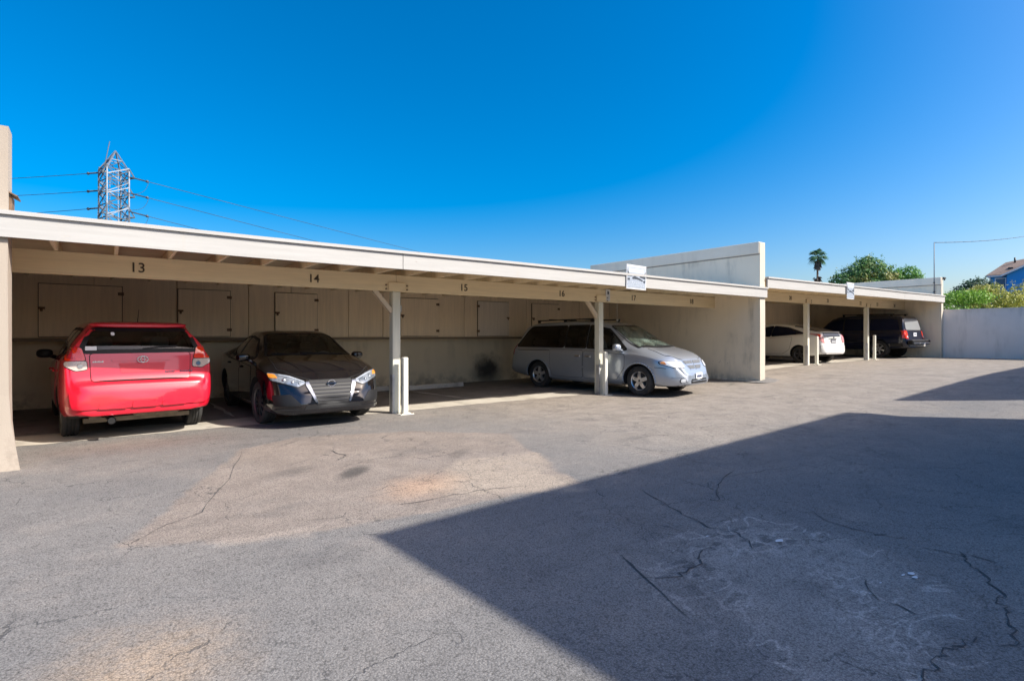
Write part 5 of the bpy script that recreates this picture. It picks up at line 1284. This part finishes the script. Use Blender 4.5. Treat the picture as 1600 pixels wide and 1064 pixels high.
# palm
def palm():
    b = at(1278, 523, 90); b.z = 0; o = empty('palm_tree', b, 0, 'tall fan palm against the sky above the farther carport', 'palm'); rnd = random.Random(2)
    H = 14.2; bm = bmesh.new(); P = [Vector((.12*math.sin(z*.25),.1*math.sin(z*.2),z)) for z in np.linspace(0,H,16)]
    for a, c in zip(P[:-1], P[1:]): add_tube(bm, a, c, .24-.008*a.z, .24-.008*c.z, 10)
    mesh_obj('trunk', bm, M_bark, o)
    def frond(bm, c, az, el, L, fan):
        d = Vector((math.cos(az)*math.cos(el), math.sin(az)*math.cos(el), math.sin(el))); s = d.cross(Vector((0,0,1))).normalized(); u = s.cross(d)
        base = c+d*L*.42+Vector((0,0,-.05)); add_tube(bm, c, base, .025, .015, 4)
        for k in range(11):
            a = (k/10-.5)*fan; dd = (d*math.cos(a)+s*math.sin(a)).normalized(); l = L*.75*(1-.25*abs(a)/fan); tip = base+dd*l+Vector((0,0,-l*(.28+.2*rnd.random())))
            w = s*math.cos(a)-d*math.sin(a); bm.faces.new([bm.verts.new(base), bm.verts.new(base+dd*l*.55+w*.075+u*.02), bm.verts.new(tip), bm.verts.new(base+dd*l*.55-w*.075-u*.02)])
    bm = bmesh.new(); c = P[-1]
    for i in range(30): frond(bm, c+Vector((0,0,.25*rnd.random())), rnd.random()*6.28, R(-55+135*rnd.random()), 1.5*(.85+.3*rnd.random()), 2.3)
    mesh_obj('crown', bm, F_palm, o)
    bm = bmesh.new()
    for i in range(34): frond(bm, c+Vector((0,0,-.2-.9*rnd.random())), rnd.random()*6.28, R(-75+28*rnd.random()), .85*(.8+.4*rnd.random()), 1.2)
    for i in range(40): frond(bm, Vector((P[11].x,P[11].y,11.1-.8*rnd.random())), rnd.random()*6.28, R(-60+60*rnd.random()), .55*(.8+.5*rnd.random()), 1.8)
    mesh_obj('dead_frond_skirt', bm, F_dead, o)
palm()
# mast on the end wall with its wire
o = empty('mast', (29.02,7.9,2.9), 0, 'thin grey mast fixed to the end wall of the farther carport', 'mast')
bm = bmesh.new(); add_tube(bm, (0,0,0), (0,0,2.52), .022, .016, 10); mesh_obj('mast_pole', bm, simple('weathered_mast', (.17,.19,.22), .6), o)
bm = bmesh.new()
for z in (.35,.75): add_box(bm, (-.035,-.03,z), (.05,.03,z+.04))
mesh_obj('mast_bracket', bm, M_darkmetal, o)
wire((29.02,7.9,5.42), at(1680,350,42), .014, .35, 'thin cable from the mast top off to the right edge', None, None, name='drop_cable')
bm = bmesh.new(); add_box(bm, (29.22,7.6,3.84), (29.5,7.72,3.90)); add_tube(bm, (29.48,7.66,3.84), (29.48,7.66,3.78), .03, None, 8)
tag(mesh_obj('wall_bracket', bm, M_darkmetal), 'small dark bracket at the top corner of the end wall', 'bracket')
# blue house
def house():
    a = at(1547, 523, 64); a.z = 0
    ex = Vector((.08,-.995,0)).normalized(); ang = math.atan2(ex.y, ex.x)
    H = empty('blue_house', a, ang, 'blue two storey house with brown tiled roof beyond the shrubs', 'house')
    M_b = NT('blue_siding'); w = M_b.node('ShaderNodeTexWave', wave_type='BANDS', bands_direction='Z'); w.inputs['Scale'].default_value = 3.2; M_b.put(w.inputs[0], M_b.pos)
    M_b.set(Base_Color=M_b.mix(M_b.ramp(w.outputs[1], 0, .25), (.012,.17,.42), (.015,.28,.72)), Roughness=.6); M_b = M_b.m
    M_t = NT('brown_shingle'); br = M_t.node('ShaderNodeTexBrick'); br.inputs['Scale'].default_value = 2.2; M_t.put(br.inputs[0], M_t.pos); br.inputs['Color1'].default_value = (.34,.24,.18,1); br.inputs['Color2'].default_value = (.27,.19,.15,1); br.inputs['Mortar'].default_value = (.15,.1,.08,1); br.inputs['Mortar Size'].default_value = .03
    M_t.set(Base_Color=br.outputs[0], Roughness=.9); M_t = M_t.m; M_w = simple('white_trim', (.75,.76,.78), .5)
    # local x: along facade to the right; local y: away
    e, r, w_, d_ = 8.35, 9.95, 1.55, 7.0
    bm = bmesh.new(); add_prism(bm, [(0,0),(w_,0),(w_,-.8),(12,-.8),(12,d_),(0,d_)], 0, e); mesh_obj('wall', bm, M_b, H)
    bm = bmesh.new()      # gable front to the right
    g = [(w_,-.79,e+.001),(12,-.79,e+.001),(6.8,-.79,r+1.0)]; a_ = [bm.verts.new(q) for q in g]; b_ = [bm.verts.new((x,y+.3,z)) for x,y,z in g]
    bm.faces.new(a_); bm.faces.new(b_[::-1])
    for i in range(3): bm.faces.new((a_[i],b_[i],b_[(i+1)%3],a_[(i+1)%3]))
    bmesh.ops.recalc_face_normals(bm, faces=bm.faces); mesh_obj('gable', bm, M_b, H)
    bm = bmesh.new()
    def slab(q, th=.14, m=0):
        lo = [bm.verts.new(v) for v in q]; hi = [bm.verts.new((x,y,z+th)) for x,y,z in q]; n = len(q)
        fs = [bm.faces.new(lo[::-1]), bm.faces.new(hi)]+[bm.faces.new((lo[i],lo[(i+1)%n],hi[(i+1)%n],hi[i])) for i in range(n)]
        for f in fs: f.material_index = m
    slab([(-.35,-.4,e-.15),(w_-.3,-.4,e-.15),(6.5,3.4,r+.9),(1.0,3.4,r)]); slab([(-.35,-.4,e-.15),(1.0,3.4,r),(1.0,3.6,r),(-.35,d_+.4,e-.15)])
    slab([(w_-.45,-1.15,e-.25),(6.8,-1.15,r+1.0),(6.8,4,r+1.0),(w_-.45,4,e-.25)]); slab([(6.8,-1.15,r+1.0),(12.4,-1.15,e-.25),(12.4,4,e-.25),(6.8,4,r+1.0)])
    bmesh.ops.recalc_face_normals(bm, faces=bm.faces); mesh_obj('roof', bm, M_t, H)
    bm = bmesh.new(); add_bar(bm, (w_-.46,-1.19,e-.2), (6.8,-1.19,r+1.05), .16); add_bar(bm, (6.8,-1.19,r+1.05), (12.4,-1.19,e-.2), .16); add_box(bm, (-.36,-.46,e-.22), (w_-.35,-.405,e-.08)); add_box(bm, (-.05,-.05,4), (.05,-.003,e-.25))
    mesh_obj('bargeboard', bm, M_w, H)
    f = box('window', (.42,-.06,6.75), (1.42,-.003,8.0), M_w, H); box('pane', (.52,-.075,6.85), (1.32,-.062,7.9), NT('house_glass').set(Base_Color=(.03,.09,.19), Roughness=.08), f)
    f = box('window', (3.4,-.86,6.0), (5.4,-.803,7.4), M_w, H); box('pane', (3.5,-.875,6.1), (5.3,-.862,7.3), bpy.data.materials['house_glass'], f)
    bm = bmesh.new(); add_tube(bm, (1.9,2.6,r-.2), (1.9,2.6,r+.55), .09, None, 10); add_box(bm, (1.5,.6,e+.62), (1.95,.95,e+.86)); mesh_obj('roof_vent', bm, M_darkmetal, H)
house()

# apartment blocks on our side of the drive, whose shadow lies across the lot
def block(pts, H, label):
    b = empty('apartment_building', (pts[0][0],pts[0][1],0), 0, label, 'building'); P = [(x-pts[0][0], y-pts[0][1]) for x, y in pts]
    Mw = stucco('apartment_stucco', (.62,.57,.48), (.4,.36,.3), .3) if 'apartment_stucco' not in bpy.data.materials else bpy.data.materials['apartment_stucco']
    cx = sum(x for x,y in P)/len(P); cy = sum(y for x,y in P)/len(P)
    bm = bmesh.new(); add_prism(bm, [(x+(cx-x)*.03, y+(cy-y)*.05) for x,y in P], -.1, H-.35); bmesh.ops.recalc_face_normals(bm, faces=bm.faces); mesh_obj('wall', bm, Mw, b)
    bm = bmesh.new(); add_prism(bm, P, H-.345, H); bmesh.ops.recalc_face_normals(bm, faces=bm.faces); mesh_obj('roof', bm, M_fascia, b)
    A, B = Vector((*[P[0][0]+(cx-P[0][0])*.03, P[0][1]+(cy-P[0][1])*.05],0)), Vector((*[P[1][0]+(cx-P[1][0])*.03, P[1][1]+(cy-P[1][1])*.05],0)); d = (B-A); L = d.length; ang = math.atan2(d.y, d.x)
    k = int(L/2.8)
    for fl in (1.0, 3.8):
        for i in range(k):
            q = A+d*((i+.5)/k); bm = bmesh.new(); M = Matrix.Translation(q) @ Matrix.Rotation(ang, 4, 'Z'); add_box(bm, (-.75,.004,fl), (.75,.06,fl+1.25), 0, M)
            f = mesh_obj('window', bm, M_fascia, b); bm = bmesh.new(); add_box(bm, (-.68,.062,fl+.07), (-.03,.07,fl+1.18), 0, M); add_box(bm, (.03,.062,fl+.07), (.68,.07,fl+1.18), 0, M); mesh_obj('pane', bm, G_dark, f)
HB = 6.2
def sh(x, y, z=0): h = HB-z; return (x+.705*h, y-.971*h)
c1 = sh(1.47,3.67); c2 = sh(10.6,4.2,.06)
dv = Vector((c2[0]-c1[0], c2[1]-c1[1])).normalized(); nv = Vector((dv.y, -dv.x))
block([c1, c2, tuple(Vector(c2)+nv*9), tuple(Vector(c1)+nv*9)], HB, 'cream two storey apartment block opposite the nearer carport, casting the near shadow')
c3 = sh(12.71,4.2,.08); c4 = sh(24.2,4.2,.2); c4 = (c4[0]+14, c4[1]+.4)
block([c3, c4, (c4[0]+.5, c4[1]-9), (c3[0]+8, c3[1]-8.6)], HB, 'second cream apartment block opposite the farther carport, casting the far shadow')

# ------------------------------------------------------------------ light, sky, camera
SUN_EL = R(40); SUN_AZ = math.atan2(.588, -.809)
ts = Vector((math.sin(SUN_AZ)*math.cos(SUN_EL), math.cos(SUN_AZ)*math.cos(SUN_EL), math.sin(SUN_EL)))
sd = bpy.data.lights.new('sun', 'SUN'); sd.energy = 4.2; sd.angle = R(.55); sd.color = (1.0,.95,.87)
so = bpy.data.objects.new('sun', sd); COL.objects.link(so); so.location = ts*60; so.rotation_euler = ts.to_track_quat('Z','Y').to_euler()
w = bpy.data.worlds.new('World'); scn.world = w; w.use_nodes = True; nt = w.node_tree
bg = nt.nodes['Background']; sky = nt.nodes.new('ShaderNodeTexSky'); sky.sky_type = 'NISHITA'; sky.sun_disc = False
sky.sun_elevation = SUN_EL; sky.sun_rotation = SUN_AZ; sky.altitude = 50; sky.air_density = .85; sky.dust_density = 2.8; sky.ozone_density = 2.0
hs = nt.nodes.new('ShaderNodeHueSaturation'); hs.inputs['Saturation'].default_value = 1.74; hs.inputs['Hue'].default_value = .498; hs.inputs['Value'].default_value = 1.0
nt.links.new(sky.outputs[0], hs.inputs['Color']); nt.links.new(hs.outputs[0], bg.inputs[0]); bg.inputs[1].default_value = .12
cam = bpy.data.cameras.new('camera'); co = bpy.data.objects.new('camera', cam); COL.objects.link(co); scn.camera = co
co.location = (0,0,1.40); co.rotation_euler = (R(90),0,-math.atan2(.6012,.7991)); cam.lens = 850/1600*36; cam.sensor_width = 36; cam.shift_y = -9/1600
cam.clip_start = .05; cam.clip_end = 3000
vs = scn.view_settings; scn.display_settings.display_device = 'sRGB'; vs.view_transform = 'Standard'; vs.look = 'None'; vs.exposure = 0.88; vs.gamma = 1; vs.use_curve_mapping = False
scn.cycles.max_bounces = 8; scn.cycles.diffuse_bounces = 5
